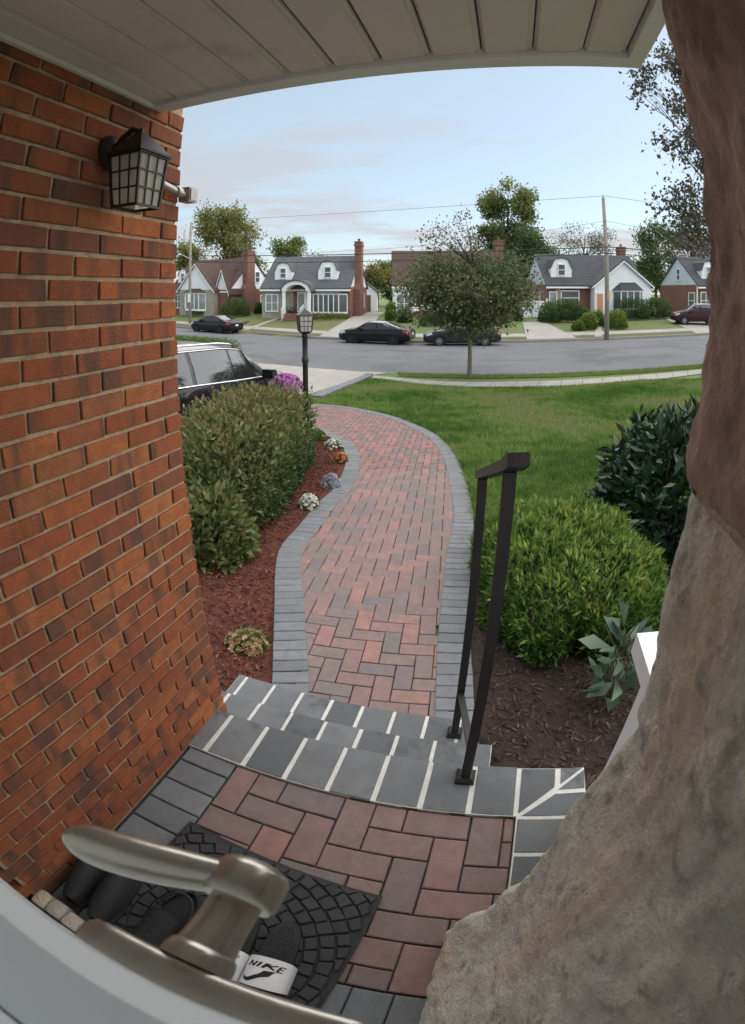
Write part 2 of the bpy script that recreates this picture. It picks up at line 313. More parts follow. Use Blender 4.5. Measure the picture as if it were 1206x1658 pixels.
def np_mesh(name, verts, faces, material, var=None, smooth=False):
    """verts (n,3), faces (m,k) all with the same corner count; var = one tone per vertex"""
    verts = np.asarray(verts, np.float32); faces = np.asarray(faces, np.int32); m, k = faces.shape
    me = bpy.data.meshes.new(name); me.vertices.add(len(verts)); me.vertices.foreach_set('co', verts.ravel())
    me.loops.add(m*k); me.loops.foreach_set('vertex_index', faces.ravel())
    me.polygons.add(m); me.polygons.foreach_set('loop_start', np.arange(0, m*k, k, dtype=np.int32))
    if smooth: me.polygons.foreach_set('use_smooth', np.ones(m, bool))
    me.materials.append(MATS[material]); me.update(calc_edges=True)
    if var is not None:
        a = me.attributes.new('var', 'FLOAT', 'POINT'); a.data.foreach_set('value', np.asarray(var, np.float32))
    return me
def unit(a): return a/np.maximum(np.linalg.norm(a, axis=1, keepdims=True), 1e-9)
def leaves(pos, dirs, size, width=.45, fold=.25, droop=0):
    """folded leaf blades: base at pos, growing along dirs; returns verts, faces"""
    n = len(pos); d = unit(dirs + 0); u = unit(np.cross(d, unit(rs.normal(size=(n, 3))))); nn = np.cross(u, d)
    L = size[:, None]; W = L*width/2
    b = pos; t = pos + d*L - np.array([0, 0, 1])*L*droop; mid = pos + d*L*.5 + nn*L*fold*width
    v = np.stack([b, mid+u*W, t, mid-u*W], 1).reshape(-1, 3)
    i = np.arange(n)[:, None]*4
    f = np.concatenate([i+np.array([[0, 1, 2]]), i+np.array([[0, 2, 3]])], 1).reshape(-1, 3)
    return v, f
def leaf_object(name, pos, dirs, size, material, parent, width=.45, fold=.25, droop=0, var=None, kind=None):
    v, f = leaves(np.asarray(pos, float), np.asarray(dirs, float), np.asarray(size, float), width, fold, droop)
    var = rs.rand(len(pos)) if var is None else var
    o = link(name, np_mesh(name, v, f, material, np.repeat(np.clip(var, 0, 1), 4)), parent)
    if kind: o['kind'] = kind
    return o
def inside(poly, x, y):
    poly = np.asarray(poly); c = np.zeros(len(x), bool); n = len(poly)
    for i in range(n):
        x0, y0 = poly[i]; x1, y1 = poly[(i+1) % n]
        if y0 == y1: continue
        c ^= ((y0 > y) != (y1 > y)) & (x < (x1-x0)*(y-y0)/(y1-y0)+x0)
    return c
def spline(pts, n):
    """Catmull-Rom through 2-D points, n samples evenly spaced along the length"""
    p = np.asarray([tuple(q)[:2] for q in pts], float); p = np.vstack([2*p[0]-p[1], p, 2*p[-1]-p[-2]]); o = []
    for i in range(1, len(p)-2):
        for t in np.linspace(0, 1, 20, endpoint=False):
            a, b, c, d = p[i-1:i+3]
            o.append(.5*((2*b)+(-a+c)*t+(2*a-5*b+4*c-d)*t*t+(-a+3*b-3*c+d)*t**3))
    o.append(p[-2]); o = np.array(o); s = np.concatenate([[0], np.cumsum(np.linalg.norm(np.diff(o, axis=0), axis=1))])
    q = np.linspace(0, s[-1], n); return np.stack([np.interp(q, s, o[:, 0]), np.interp(q, s, o[:, 1])], 1)
def drape(name, left, right, off, material, nu=6, kind='structure', n=60, zf=H, thick=0):
    """a sheet laid over the ground between two plan lines"""
    l, r = spline(left, n), spline(right, n); b = MB()
    def P(u, v):
        i = min(int(round(v*(n-1))), n-1); p = l[i]*(1-u)+r[i]*u; return (p[0], p[1], zf(p[0], p[1])+off)
    b.grid(P, nu, n-1); o = b.build(name, material, smooth=True)
    if kind: o['kind'] = kind
    return o
def pieces(sx, sy, sz, ch, jit=0, n=5):
    """meshes for chamfered blocks, centred in plan with the top face at z = 0"""
    out = []
    for k in range(n):
        rj = random.Random(k*13+int(sx*1e4)); J = lambda: rj.uniform(-jit, jit); b = MB(); x, y = sx/2, sy/2
        q = [(-x+J(), -y+J()), (x+J(), -y+J()), (x+J(), y+J()), (-x+J(), y+J())]
        v = [(a, c, -sz) for a, c in q] + [(a, c, -ch) for a, c in q] + [(a*(1-ch/x), c*(1-ch/y), 0) for a, c in q]
        b.add(v, [(i, (i+1)%4, 4+(i+1)%4, 4+i) for i in range(4)] + [(4+i, 4+(i+1)%4, 8+(i+1)%4, 8+i) for i in range(4)] + [(8, 9, 10, 11)])
        out.append(b)
    return out
def clip_rect(x0, x1, y0, y1, X0, X1, Y0, Y1):
    return max(x0, X0), min(x1, X1), max(y0, Y0), min(y1, Y1)
def herringbone(n0, n1):
    """(cx, cy, horizontal?) of a 2:1 herringbone on a unit grid"""
    for k in range(n0, n1):
        for m in range(n0//2, n1//2):
            yield k+4*m+1, k+.5, True
            yield k+4*m+.5, k+2, False

# ------------------------------------------------------------------ ground, road, pavements
xs = np.concatenate([np.linspace(-160, -30, 14), np.linspace(-28, 40, 69), np.linspace(45, 160, 12)])
rows = [('a', t) for t in np.linspace(0, 1, 42)] + [('b', t) for t in (.0005, .5, .9995)] + [('c', t) for t in np.linspace(0, 1, 12)] + [('d', t) for t in (30, 60, 120, 250, 500, 1000)]
gv = []
for k, t in rows:
    for x in xs:
        a, b = yn(x), yf(x)
        y = {'a': -8+(a+8)*t, 'b': a+(b-a)*t, 'c': b+12*t+.001, 'd': b+12+t}[k]
        gv.append((x, y, H(x, y)))
nx = len(xs); gf = [(j*nx+i, j*nx+i+1, (j+1)*nx+i+1, (j+1)*nx+i) for j in range(len(rows)-1) for i in range(nx-1)]
b = MB(); b.add(gv, gf); g = b.build('ground', 'lawn', smooth=False); tag(g, 'green front lawns sloping down to the street and up beyond it', 'ground', kind='structure')

rx = np.concatenate([np.linspace(-90, -30, 20), np.linspace(-28, 40, 80), np.linspace(45, 90, 12)])
b = MB(); b.grid(lambda u, v: (lambda x: (x, yn(x)+(yf(x)-yn(x))*u, -1.80+.10*math.sin(math.pi*u)))(np.interp(v, np.linspace(0, 1, len(rx)), rx)), 10, len(rx)-1)
tag(b.build('road', 'asphalt', smooth=True), 'grey asphalt street curving past the lawns', 'road', kind='structure')
def curb_line(name, fn, side, label):
    b = MB()
    def P(u, v):
        x = np.interp(v, np.linspace(0, 1, len(rx)), rx); y = fn(x)
        o = [(0, -1.9), (0, -1.655), (.03, -1.63), (.16, -1.63), (.16, -1.9)][int(round(u*4))]
        return (x, y - side*o[0] + side*.02, o[1])
    b.grid(P, 4, len(rx)-1); o = b.build(name, 'curb', angle=30); tag(o, label, 'curb', kind='structure')
curb_line('curb', yn, 1, 'pale concrete curb on the near side of the street')
curb_line('curb', yf, -1, 'pale concrete curb on the far side of the street')
# tar lines and cracks
for k, (x0, x1, t, wd) in enumerate([(4.5, 9.5, .86, .10), (9.2, 14.5, .88, .07), (3, 6, .2, .04), (11, 19, .55, .05), (-2, 1.5, .35, .04), (-6, -2, .85, .05), (5, 8.5, .33, .05), (12, 16, .3, .05), (.5, 4.2, .6, .045), (7, 12, .68, .04)]):
    b = MB(); n = 24; ph = random.random()*9
    def P(u, v):
        x = x0+(x1-x0)*v; y = yn(x)+(yf(x)-yn(x))*(t+.025*noise.noise((v*6, ph, 0)))+wd*(u-.5)*(.5+abs(noise.noise((v*9, ph+3, 0)))*2)
        tt = (y-yn(x))/(yf(x)-yn(x)); return (x, y, -1.80+.10*math.sin(math.pi*tt)+.006)
    b.grid(P, 1, n); tag(b.build('tar_seam', 'crack_sealer'), 'thin dark tar seam lying on the grey street', 'road mark', 'tar seams on the street', kind='structure')

sw_lo = [ground(*p) for p in [(585, 613), (600, 614), (640, 619), (700, 626), (760, 629), (830, 629), (900, 628), (1000, 621), (1080, 613), (1150, 604), (1200, 598)]]
sw_hi = [ground(*p) for p in [(594, 607.5), (606, 609), (650, 613), (705, 617.5), (760, 619), (830, 618.5), (900, 617), (1000, 611), (1080, 604.5), (1150, 597.5), (1200, 592)]]
sw = thing('sidewalk', 'pale concrete sidewalk along the edge of the near lawn', None); sw['kind'] = 'structure'
lo, hi = spline(sw_lo, 121), spline(sw_hi, 121)
for i in range(20):
    b = MB(); L_, U_ = lo[i*6:i*6+7], hi[i*6:i*6+7]
    def P(u, v, L_=L_, U_=U_):
        t = .012+v*.976; k = min(int(t*6), 5); f = t*6-k; p = (L_[k]*(1-f)+L_[k+1]*f)*(1-u)+(U_[k]*(1-f)+U_[k+1]*f)*u
        return (p[0], p[1], H(p[0], p[1])+.022)
    b.grid(P, 3, 6); b.build('slab', 'concrete', sw, smooth=True)
    if i == 0: b = MB(); b.grid(lambda u, v: (lambda p: (p[0], p[1], H(p[0], p[1])+.012))(lo[int(v*120)]*(1-u)+hi[int(v*120)]*u), 3, 120); b.build('joint_bed', 'joint_sand', sw)
def off_line(fn, d, x0, x1, n=30): return [(x, fn(x)+d) for x in np.linspace(x0, x1, n)]
b = drape('verge', off_line(yn, -.85, 1.2, 30), off_line(yn, -.14, 1.0, 30), .02, 'verge', nu=3, n=60); tag(b, 'thin brownish grass verge between sidewalk and near curb', 'verge')
b = drape('sidewalk', off_line(yf, 1.35, -40, 50, 60), off_line(yf, 2.75, -40, 50, 60), .02, 'concrete', nu=4, n=120); tag(b, 'pale concrete sidewalk along the far side of the street', 'sidewalk')
b = drape('verge', off_line(yf, .18, -40, 50, 60), off_line(yf, 1.35, -40, 50, 60), .018, 'verge', nu=4, n=120); tag(b, 'brownish grass verge between the far curb and sidewalk', 'verge')
# far lawns with their own tone, driveways, walks
def patch(name, pts, off, m, label, cat):
    """four-sided sheet from photograph bearings, laid on the ground: near-left, near-right, far-right, far-left"""
    q = [ground(*p) if len(p) == 2 and p[1] > 200 else Vector((*p, 0)) for p in pts]
    b = MB()
    def P(u, v):
        s = q[0].lerp(q[1], u).lerp(q[3].lerp(q[2], u), v); return (s.x, s.y, H(s.x, s.y)+off)
    b.grid(P, 6, 16); o = b.build(name, m, smooth=True); tag(o, label, cat, kind='structure'); return o
patch('lawn_patch', [(345, 540), (520, 547), (566, 519), (420, 513)], .012, 'dry_lawn', 'faded brownish lawn before the grey roofed house with the bow window', 'lawn')
patch('lawn_patch', [(878, 546), (1100, 540), (1060, 505), (858, 520)], .012, 'far_lawn', 'green lawn with clipped shrubs before the dark roofed house', 'lawn')
patch('lawn_patch', [(625, 550), (836, 550.5), (838, 508), (622, 508)], .012, 'far_lawn', 'green lawn behind the parked cars before the wide brown roof', 'lawn')
patch('lawn_patch', [(280, 531), (385, 534), (420, 511), (290, 500)], .012, 'far_lawn', 'green lawn before the leftmost house', 'lawn')
patch('driveway', [(516, 547), (592, 552), (622, 506), (597, 506)], .03, 'concrete', 'pale concrete driveway right of the bow window house', 'driveway')
patch('driveway', [(853, 550.5), (934, 548), (880, 521), (846, 522)], .03, 'concrete', 'pale concrete driveway leading up to the white gate', 'driveway')
patch('driveway', [(1128, 541), (1180, 537), (1120, 514), (1070, 514)], .03, 'concrete', 'pale driveway under the maroon car', 'driveway')
patch('walk', [(392, 535), (402, 535), (456, 515), (448, 515)], .035, 'concrete', 'narrow concrete walk rising to the arched portico', 'walk')
patch('walk', [(962, 546), (975, 546), (974, 515), (966, 515)], .035, 'concrete', 'narrow walk to the front door between clipped shrubs', 'walk')
# near driveway and apron
dw = drape('driveway', [(-5.6, 4), (-5.4, 8), (-5.0, 13), (-4.4, 17), (-4.6, 19.4), (-5.2, 21.15)], [(-2.05, 4), (-1.9, 7.5), (-1.6, 10), (-1.3, 13.67), (-.25, 17.7), (.55, 18.8)], .02, 'concrete', nu=5, n=60)
tag(dw, 'pale concrete driveway with the black car parked on it', 'driveway')

# ------------------------------------------------------------------ porch floor, steps
Z0 = 0.0
steps = link('front_steps', None, None, (0, 0, 0), (0, 0, -YAW)); tag(steps, 'porch landing and two lower steps in red pavers and grey stone', 'steps', kind='structure')
b = MB(); b.box(-1.06, .445, -.08, 1.085, -.62, -.012); b.build('landing_core', 'joint_sand', steps)
def put(meshes, name, parent, x, y, z, rz=0, tilt=0, rx=0):
    return link(name, random.choice(meshes), parent, (x, y, z), (rx+random.uniform(-tilt, tilt), random.uniform(-tilt, tilt), rz))
def rect_piece(name, m, parent, x0, x1, y0, y1, z, ch=.003, th=.05, gap=.0025, gy=None):
    if x1-x0 < .02 or y1-y0 < .02: return None
    me = pieces(x1-x0-2*gap, y1-y0-2*(gap if gy is None else gy), th, ch, .0008, 1)[0].mesh(name, m)
    return link(name, me, parent, ((x0+x1)/2, (y0+y1)/2, z+random.uniform(-.0012, .0012)), (random.uniform(-.004, .004), random.uniform(-.004, .004), 0))
PL, PW = .2, .1
full = [b.mesh('paver', 'paver_red') for b in pieces(PL-.005, PW-.005, .05, .0035, .0012, 6)]
F0 = dict(X0=-.705, X1=.214, Y0=.20, Y1=.872)
for hx, hy, hor in herringbone(-24, 24):
    cx, cy = hx*PW-.76+.04, hy*PW+.172
    x0, x1, y0, y1 = (cx-.1, cx+.1, cy-.05, cy+.05) if hor else (cx-.05, cx+.05, cy-.1, cy+.1)
    a = clip_rect(x0, x1, y0, y1, **F0)
    if a[1]-a[0] < .02 or a[3]-a[2] < .02: continue
    if abs((a[1]-a[0])*(a[3]-a[2])-.02) < 1e-6: put(full, 'paver', steps, cx, cy, random.uniform(-.001, .001), 0 if hor else math.pi/2, .005)
    else: rect_piece('paver', 'paver_red', steps, *a, 0, ch=.0035)
y = .2
while y < .86:                                      # grey row along the brick wall
    rect_piece('border_paver', 'paver_grey', steps, -.895, -.707, y, min(y+.1, .872), .003, ch=.004); y += .1
x = -.9
while x < .21:                                      # grey row along the door
    rect_piece('border_paver', 'paver_grey', steps, x, min(x+.1, .214), -.01, .198, .003, ch=.004); x += .1
# grey stone nosing of the landing, with white joints
b = MB(); b.box(-1.02, .438, .874, 1.088, -.055, .0095); b.box(.216, .438, -.05, .874, -.055, .0095); b.build('grout_bed', 'grout', steps)
x = -.985
while x < .19:
    rect_piece('tread_stone', 'bluestone', steps, x, x+.15, .873, 1.096, .012, ch=.004, th=.07, gap=.0065, gy=.0015); x += .14995
def poly_stone(pts, z=.012, name='tread_stone', m='bluestone', th=.07):
    c = np.mean(pts, axis=0); q = [tuple(c+(np.array(p)-c)*(1-.010/np.linalg.norm(np.array(p)-c))) for p in pts]
    b = MB(); n = len(q); b.add([(*p, z-th) for p in q]+[(*p, z-.004) for p in q]+[(*(c+(np.array(p)-c)*.975), z) for p in q],
        [(i, (i+1)%n, n+(i+1)%n, n+i) for i in range(n)]+[(n+i, n+(i+1)%n, 2*n+(i+1)%n, 2*n+i) for i in range(n)]+[tuple(range(2*n, 3*n))]); b.build(name, m, steps)
poly_stone([(.216, .876), (.345, 1.0), (.345, 1.094), (.216, 1.094)]); poly_stone([(.35, 1.006), (.443, 1.093), (.35, 1.093)])
poly_stone([(.22, .872), (.443, .872), (.443, .98), (.332, .98)]); poly_stone([(.338, .986), (.443, .986), (.443, 1.088)])
y = .87
while y > 0: rect_piece('tread_stone', 'bluestone', steps, .217, .443, max(y-.15, -.05), y, .012, ch=.004, th=.07, gap=.0015, gy=.006); y -= .15
def step(z, f0, f1, x0, x1, first):
    b = MB(); b.box(x0+.01, x1-.008, f0-.3, f1-.012, z-.3, z-.055); b.build('riser', 'bluestone', steps)
    b = MB(); b.box(x0+.006, x1-.006, f0, f1-.006, z-.056, z-.0025); b.build('grout_bed', 'grout', steps)
    x = x0-first
    while x < x1-.02:
        rect_piece('tread_stone', 'bluestone', steps, max(x, x0), min(x+.15, x1), f0, f1, z, ch=.004, th=.06, gap=.0065, gy=.0015); x += .15
step(-.16, 1.02, 1.33, -1.10, .13, .05)
step(-.32, 1.30, 1.60, -1.12, .08, .10)

# pale grit and crumbs lying on the landing
b = MB()
for k in range(150):
    f_, r_ = random.uniform(.2, 1.08), random.uniform(-.85, .42); q = random.uniform(.0008, .002); zz_ = .004 if f_ < .872 and r_ < .214 else .0135
    p = pf(r_, f_, zz_); b.lathe([(q, 0), (q*.7, q*.8)], 5, mx=Matrix.Translation(p) @ Matrix.Rotation(random.uniform(0, 6), 4, 'Z') @ Matrix.Scale(random.uniform(.6, 2.2), 4, (1, 0, 0)))
tag(b.build('grit', 'curb', fix=False), 'scattered pale grit on the landing pavers', 'grit', kind='stuff')
# ------------------------------------------------------------------ front path
L_PX = [(430, 1165), (440, 1115), (442, 1060), (444, 1000), (450, 900), (483, 856), (514, 819), (545, 788), (559, 749), (551, 720), (531, 709), (500, 697), (465, 690), (400, 685)]
R_PX = [(775, 1215), (768, 1160), (765, 1100), (762, 1040), (762, 905), (765, 828), (742, 749), (719, 717), (690, 697), (640, 677), (600, 667), (560, 660), (515, 656), (470, 654), (400, 652)]
L_E, R_E = spline([ground(*p) for p in L_PX], 160), spline([ground(*p) for p in R_PX], 160)
path = thing('path', 'curving herringbone path of red pavers with a grey border', None); path['kind'] = 'structure'; del path['label']; path['label'] = 'curving herringbone path of red pavers with a grey border'
BW = .2
def inset(line, d):
    t = np.gradient(line, axis=0); t /= np.linalg.norm(t, axis=1, keepdims=True); return line + np.stack([-t[:, 1], t[:, 0]], 1)*d
PATH_POLY = np.vstack([L_E, R_E[::-1]]); FIELD = np.vstack([inset(L_E, -.115), inset(R_E, .115)[::-1]])
b = MB(); b.grid(lambda u, v: (lambda p: (p[0], p[1], H(p[0], p[1])+.012))(L_E[int(round(v*159))]*(1-u)+R_E[int(round(v*159))]*u), 8, 159); b.build('sand_bed', 'joint_sand', path)
small = [b.mesh('paver', 'paver_red') for b in pieces(PL-.005, PW-.005, .04, .003, .0012, 6)]
cand = []; PA = R(-9); ca, sa = math.cos(PA), math.sin(PA)
for hx, hy, hor in herringbone(-130, 130):
    lx, ly = hx*PW-.3, hy*PW+1.3
    x, y = lx*ca-ly*sa, lx*sa+ly*ca
    cand.append((x, y, hor))
ca_ = np.array([(c[0], c[1]) for c in cand]); ok = inside(FIELD, ca_[:, 0], ca_[:, 1]) & (ca_[:, 1] > 1.25)
cand = sorted([c for c, k in zip(cand, ok) if k], key=lambda c: math.hypot(c[0], c[1]))
slope = lambda y: math.atan((H(0, y+.05)-H(0, y-.05))/.1)
far_b = MB()
for i, (x, y, hor) in enumerate(cand):
    z = H(x, y)+.026+random.uniform(-.0015, .0015)
    if i < 260: put(small, 'paver', path, x, y, z, PA+(0 if hor else math.pi/2), .004, 0 if y < 2.55 else 0)
    if i < 260:
        o = path.children[-1]; o.rotation_mode = 'XYZ'
        o.matrix_basis = Matrix.Translation((x, y, z)) @ Matrix.Rotation(slope(y), 4, 'X') @ Matrix.Rotation(PA+(0 if hor else math.pi/2), 4, 'Z')
    else:
        mx = Matrix.Translation((x, y, z)) @ Matrix.Rotation(slope(y), 4, 'X') @ Matrix.Rotation(PA+(0 if hor else math.pi/2), 4, 'Z')
        far_b.box(-PL/2+.004, PL/2-.004, -PW/2+.004, PW/2-.004, -.03, 0, random.randrange(4), mx)
for k, c in enumerate([(.265, .142, .125), (.205, .133, .12), (.18, .142, .133), (.285, .155, .13)]):
    mat('paver_tone_'+'abcd'[k], c, tuple(v*.75 for v in c), scale=14, rough=.9, bump=.4, bscale=200)
o = far_b.build('far_paving', ['paver_tone_'+k for k in 'abcd'], path); o['kind'] = 'stuff'
edge_m = [b.mesh('border_paver', 'paver_grey') for b in pieces(BW-.004, .088, .05, .004, .0012, 5)]
for E_, s in ((L_E, -1), (R_E, 1)):
    ln = np.concatenate([[0], np.cumsum(np.linalg.norm(np.diff(E_, axis=0), axis=1))]); d = .02
    while d < min(ln[-1], 11.5):
        x, y = np.interp(d, ln, E_[:, 0]), np.interp(d, ln, E_[:, 1]); x2, y2 = np.interp(d+.02, ln, E_[:, 0]), np.interp(d+.02, ln, E_[:, 1])
        a = math.atan2(y2-y, x2-x)+math.pi/2; cx, cy = x+math.cos(a)*s*BW/2, y+math.sin(a)*s*BW/2
        if y > 1.25:
            o = link('border_paver', random.choice(edge_m), path)
            o.matrix_basis = Matrix.Translation((cx, cy, H(cx, cy)+.033+random.uniform(-.0015, .0015))) @ Matrix.Rotation(slope(cy), 4, 'X') @ Matrix.Rotation(a, 4, 'Z')
        d += .0935

# mulch beds
bedL = [(-1.3, 1.35), (-1.25, 2.0), (-1.5, 3.2), (-1.9, 4.6), (-1.9, 6.0), (-1.75, 7.4), (-1.6, 8.6)]
def bed_h(x, y): return H(x, y)+.010+.012*noise.noise((x*2.3, y*2.3, 4))
mb = drape('mulch_bed', bedL, [(-.45, 1.35), (-.40, 1.99), (-.48, 2.56), (-.68, 3.5), (-.62, 4.1), (-.5, 4.75), (-.36, 5.4), (-.40, 6.5), (-.54, 7.6), (-.8, 8.1), (-1.2, 8.7)], 0, 'mulch', nu=8, n=70, zf=bed_h)
tag(mb, 'bed of red brown wood mulch left of the path', 'mulch bed')
mb2 = drape('mulch_bed', [(.30, .2), (.30, 1.06), (.30, 1.3), (.40, 1.7), (.46, 2.3), (.68, 3.4), (.85, 4.0)], [(3.2, .2), (3.4, 1.06), (3.5, 1.4), (3.6, 1.9), (3.7, 2.6), (3.6, 3.6), (2.9, 4.5)], 0, 'mulch_dark', nu=12, n=60, zf=bed_h)
tag(mb2, 'bed of dark brown mulch under the shrubs right of the steps', 'mulch bed')
def chips(name, x0, x1, y0, y1, n, poly, m, label):
    x = rs.uniform(x0, x1, n); y = rs.uniform(y0, y1, n); k = inside(poly, x, y); x, y = x[k], y[k]
    z = np.array([bed_h(a, c) for a, c in zip(x, y)])+rs.uniform(0, .012, len(x))
    d = rs.normal(size=(len(x), 3)); d[:, 2] *= .35
    o = leaf_object(name, np.stack([x, y, z], 1), d, rs.uniform(.02, .055, len(x)), m, None, width=.3, fold=.3); tag(o, label, 'mulch', kind='stuff')
chips('mulch_chips', -1.9, -.3, 1.3, 8.5, 30000, np.array(bedL+[(-1.2, 8.6), (-.85, 8.1), (-.56, 7.6), (-.42, 6.5), (-.46, 5.4), (-.62, 4.75), (-.74, 4.1), (-.82, 3.5), (-.62, 2.56), (-.58, 1.99), (-.75, 1.35)]), 'chip', 'shredded red brown mulch chips over the left bed')
chips('mulch_chips', .45, 2.6, .6, 4.2, 16000, np.array([(.45, .6), (.45, 1.3), (.56, 1.7), (.62, 2.3), (.84, 3.4), (.95, 4.2), (2.6, 4.2), (2.6, .6)]), 'chip_dark', 'shredded dark mulch chips over the right bed')

# grass blades on the near lawn
n = 420000; ang = rs.uniform(R(-12), R(46), n); rad = 3.0+14.5*rs.rand(n)**1.15
gx, gy = rad*np.sin(ang), rad*np.cos(ang)
lawn_poly = np.vstack([R_E[20:150]+np.array([0, 0]), [(-1.6, 13.0)], [(-.25, 17.5)], np.array([tuple(p)[:2] for p in sw_lo[1:]]), [(16, 6), (4.2, 3.3), (3.0, 4.5), (.95, 4.1)]])
k = inside(lawn_poly, gx, gy); gx, gy = gx[k], gy[k]; gr = np.hypot(gx, gy)
gz = np.array([H(a, c) for a, c in zip(gx, gy)])
gh = rs.uniform(.04, .095, len(gx))*(1+gr*.02); gw = .0035+.0011*gr
lean = rs.normal(size=(len(gx), 2))*.042; th = rs.uniform(0, 6.28, len(gx))
p = np.stack([gx, gy, gz-.005], 1); u = np.stack([np.cos(th), np.sin(th), 0*th], 1)*gw[:, None]
v = np.stack([p-u, p+u, p+np.stack([lean[:, 0], lean[:, 1], gh], 1)], 1).reshape(-1, 3)
tone = np.array([.5+.9*noise.noise((a*.45, c*.45, 1))+.5*noise.noise((a*2.2, c*2.2, 5))+.6*noise.noise((a*7, c*7, 8)) for a, c in zip(gx, gy)])+rs.normal(size=len(gx))*.16
gr_o = link('grass', np_mesh('grass', v, np.arange(len(v)).reshape(-1, 3), 'grass', np.repeat(np.clip(tone, 0, 1), 3)))
tag(gr_o, 'mown green grass of the near lawn', 'grass', kind='stuff')
# ragged edge where verge and driveway meet the grass
xe = rs.uniform(1.0, 18, 14000); ye = np.array([yn(a) for a in xe])-rs.uniform(.1, .9, len(xe)); ze = np.array([H(a, c) for a, c in zip(xe, ye)])
o = leaf_object('grass', np.stack([xe, ye, ze], 1), np.stack([rs.normal(size=len(xe))*.5, rs.normal(size=len(xe))*.5, np.ones(len(xe))], 1), rs.uniform(.05, .11, len(xe)), 'grass', None, width=.3, var=.55+.45*rs.rand(len(xe))); tag(o, 'thin tufts of grass on the verge by the curb', 'grass', kind='stuff')

# edging bricks between driveway and lawn
ed = thing('brick_edging', 'low row of dark edging bricks between driveway and lawn', 'edging')
em = [b.mesh('brick', 'paver_grey') for b in pieces(.20, .30, .24, .012, .004, 4)]
e0, e1 = ground(512, 648), ground(598, 609.5)
nb = 26
for i in range(nb):
    p = e0.lerp(e1, (i+.5)/nb); a = math.atan2(e1.y-e0.y, e1.x-e0.x)
    link('brick', random.choice(em), ed, (p.x, p.y, H(p.x, p.y)+.13), (0, 0, a))

# ------------------------------------------------------------------ brick porch wall
WALL_R, CF = -.90, 1.15
b = MB(); b.box(-1.12, WALL_R-.008, .02, CF-.007, -.6, 2.5)
wall = b.build('brick_wall', 'mortar'); wall.rotation_euler = (0, 0, -YAW); tag(wall, 'red brick porch wall rising beside the landing', 'wall')
CO, ML = .056, .16
def brick_meshes(length, n=6):
    out = []
    for k in range(n):
        rj = random.Random(k+int(length*1000)); J = lambda s: rj.uniform(-s, s)*1.3; x, z, d = (length-.0095)/2, (CO-.0105)/2, .05; c = .0022; b = MB()
        q = [(-x+J(.0015), -z+J(.0012)), (x+J(.0015), -z+J(.0012)), (x+J(.0015), z+J(.0012)), (-x+J(.0015), z+J(.0012))]
        v = [(-d, a, e) for a, e in q]+[(-c, a, e) for a, e in q]+[(J(.0008), a*(1-c/x), e*(1-c/z)) for a, e in q]
        b.add(v, [(i, (i+1)%4, 4+(i+1)%4, 4+i) for i in range(4)]+[(4+i, 4+(i+1)%4, 8+(i+1)%4, 8+i) for i in range(4)]+[(8, 9, 10, 11), (3, 2, 1, 0)])
        out.append(b.mesh('brick', 'brick'))
    return out
bm_full, bm_half = brick_meshes(ML), brick_meshes(ML/2)
rowi = 0; z = .004+CO/2; nbk = 0
while z < 2.12:
    f = CF if rowi % 2 == 0 else CF+0; firsthalf = rowi % 2 == 1
    while f > .03:
        ln = ML/2 if firsthalf else ML; firsthalf = False
        o = link('brick', random.choice(bm_half if ln < .1 else bm_full), wall, (WALL_R+random.uniform(-.0015, .0015), f-ln/2+random.uniform(-.001, .001), z+random.uniform(-.0008, .0008)), (random.uniform(-.006, .006), random.uniform(-.008, .008), random.uniform(-.012, .012)))
        f -= ln; nbk += 1
    rowi += 1; z += CO
# bricks of the outer face and of the foot below the landing, out of reach of the eye: one joined part
b = MB(); z = .004+CO/2
rowi = 0
while z < 2.12:
    x = WALL_R
    ln = ML if rowi % 2 else ML/2
    b.box(x-ln-.04+.0045, x-.052, CF-.06, CF, z-CO/2+.005, z+CO/2-.005); x -= ln+.04
    rowi += 1; z += CO
z = -.03
while z > -.5:
    b.box(-1.1, WALL_R+.0, 1.093, CF-.001, z-CO/2+.005, z+CO/2-.005); z -= CO
o = b.build('end_brickwork', 'brick', wall); o['kind'] = 'stuff'

# ------------------------------------------------------------------ porch ceiling
CZ = 2.115; CE = 1.03; CR = .352
ceil = link('porch_ceiling', None, None, (0, 0, 0), (0, 0, -YAW)); tag(ceil, 'white boarded porch ceiling with a flat edge board', 'ceiling', kind='structure')
x = WALL_R-.02; wdt = .112
b = MB(); b.box(WALL_R-.2, CR-.004, -.1, CE-.006, CZ+.012, CZ+.10); b.build('ceiling_deck', 'joint_sand', ceil)
bm_b = None
while x < CR-.05:
    x1 = min(x+wdt, CR-.043)
    b = MB(); g = .003
    b.prism([(x+.001, CZ+.011), (x+.008, CZ), (x1-.014, CZ), (x1-.012, CZ+.006), (x1-.003, CZ+.006), (x1-.001, CZ+.011)], -.1, CE-.052, 'y'); b.build('ceiling_board', 'soffit', ceil); x = x1+.001
b = MB(); b.box(WALL_R+.003, CR, CE-.05, CE, CZ-.012, CZ+.16); b.build('fascia_board', 'white_trim', ceil)
b = MB(); b.box(CR-.04, CR, -.1, CE-.051, CZ-.012, CZ+.16); b.build('fascia_board', 'white_trim', ceil)
b = MB(); b.box(WALL_R+.002, WALL_R+.016, .0, CE-.051, CZ-.014, CZ-.0015); b.build('cove_strip', 'soffit', ceil)
b = MB(); b.box(WALL_R-.3, CR+.06, -.3, CE+.06, CZ+.161, CZ+.24); b.build('eave_slab', 'roof_dark', ceil)

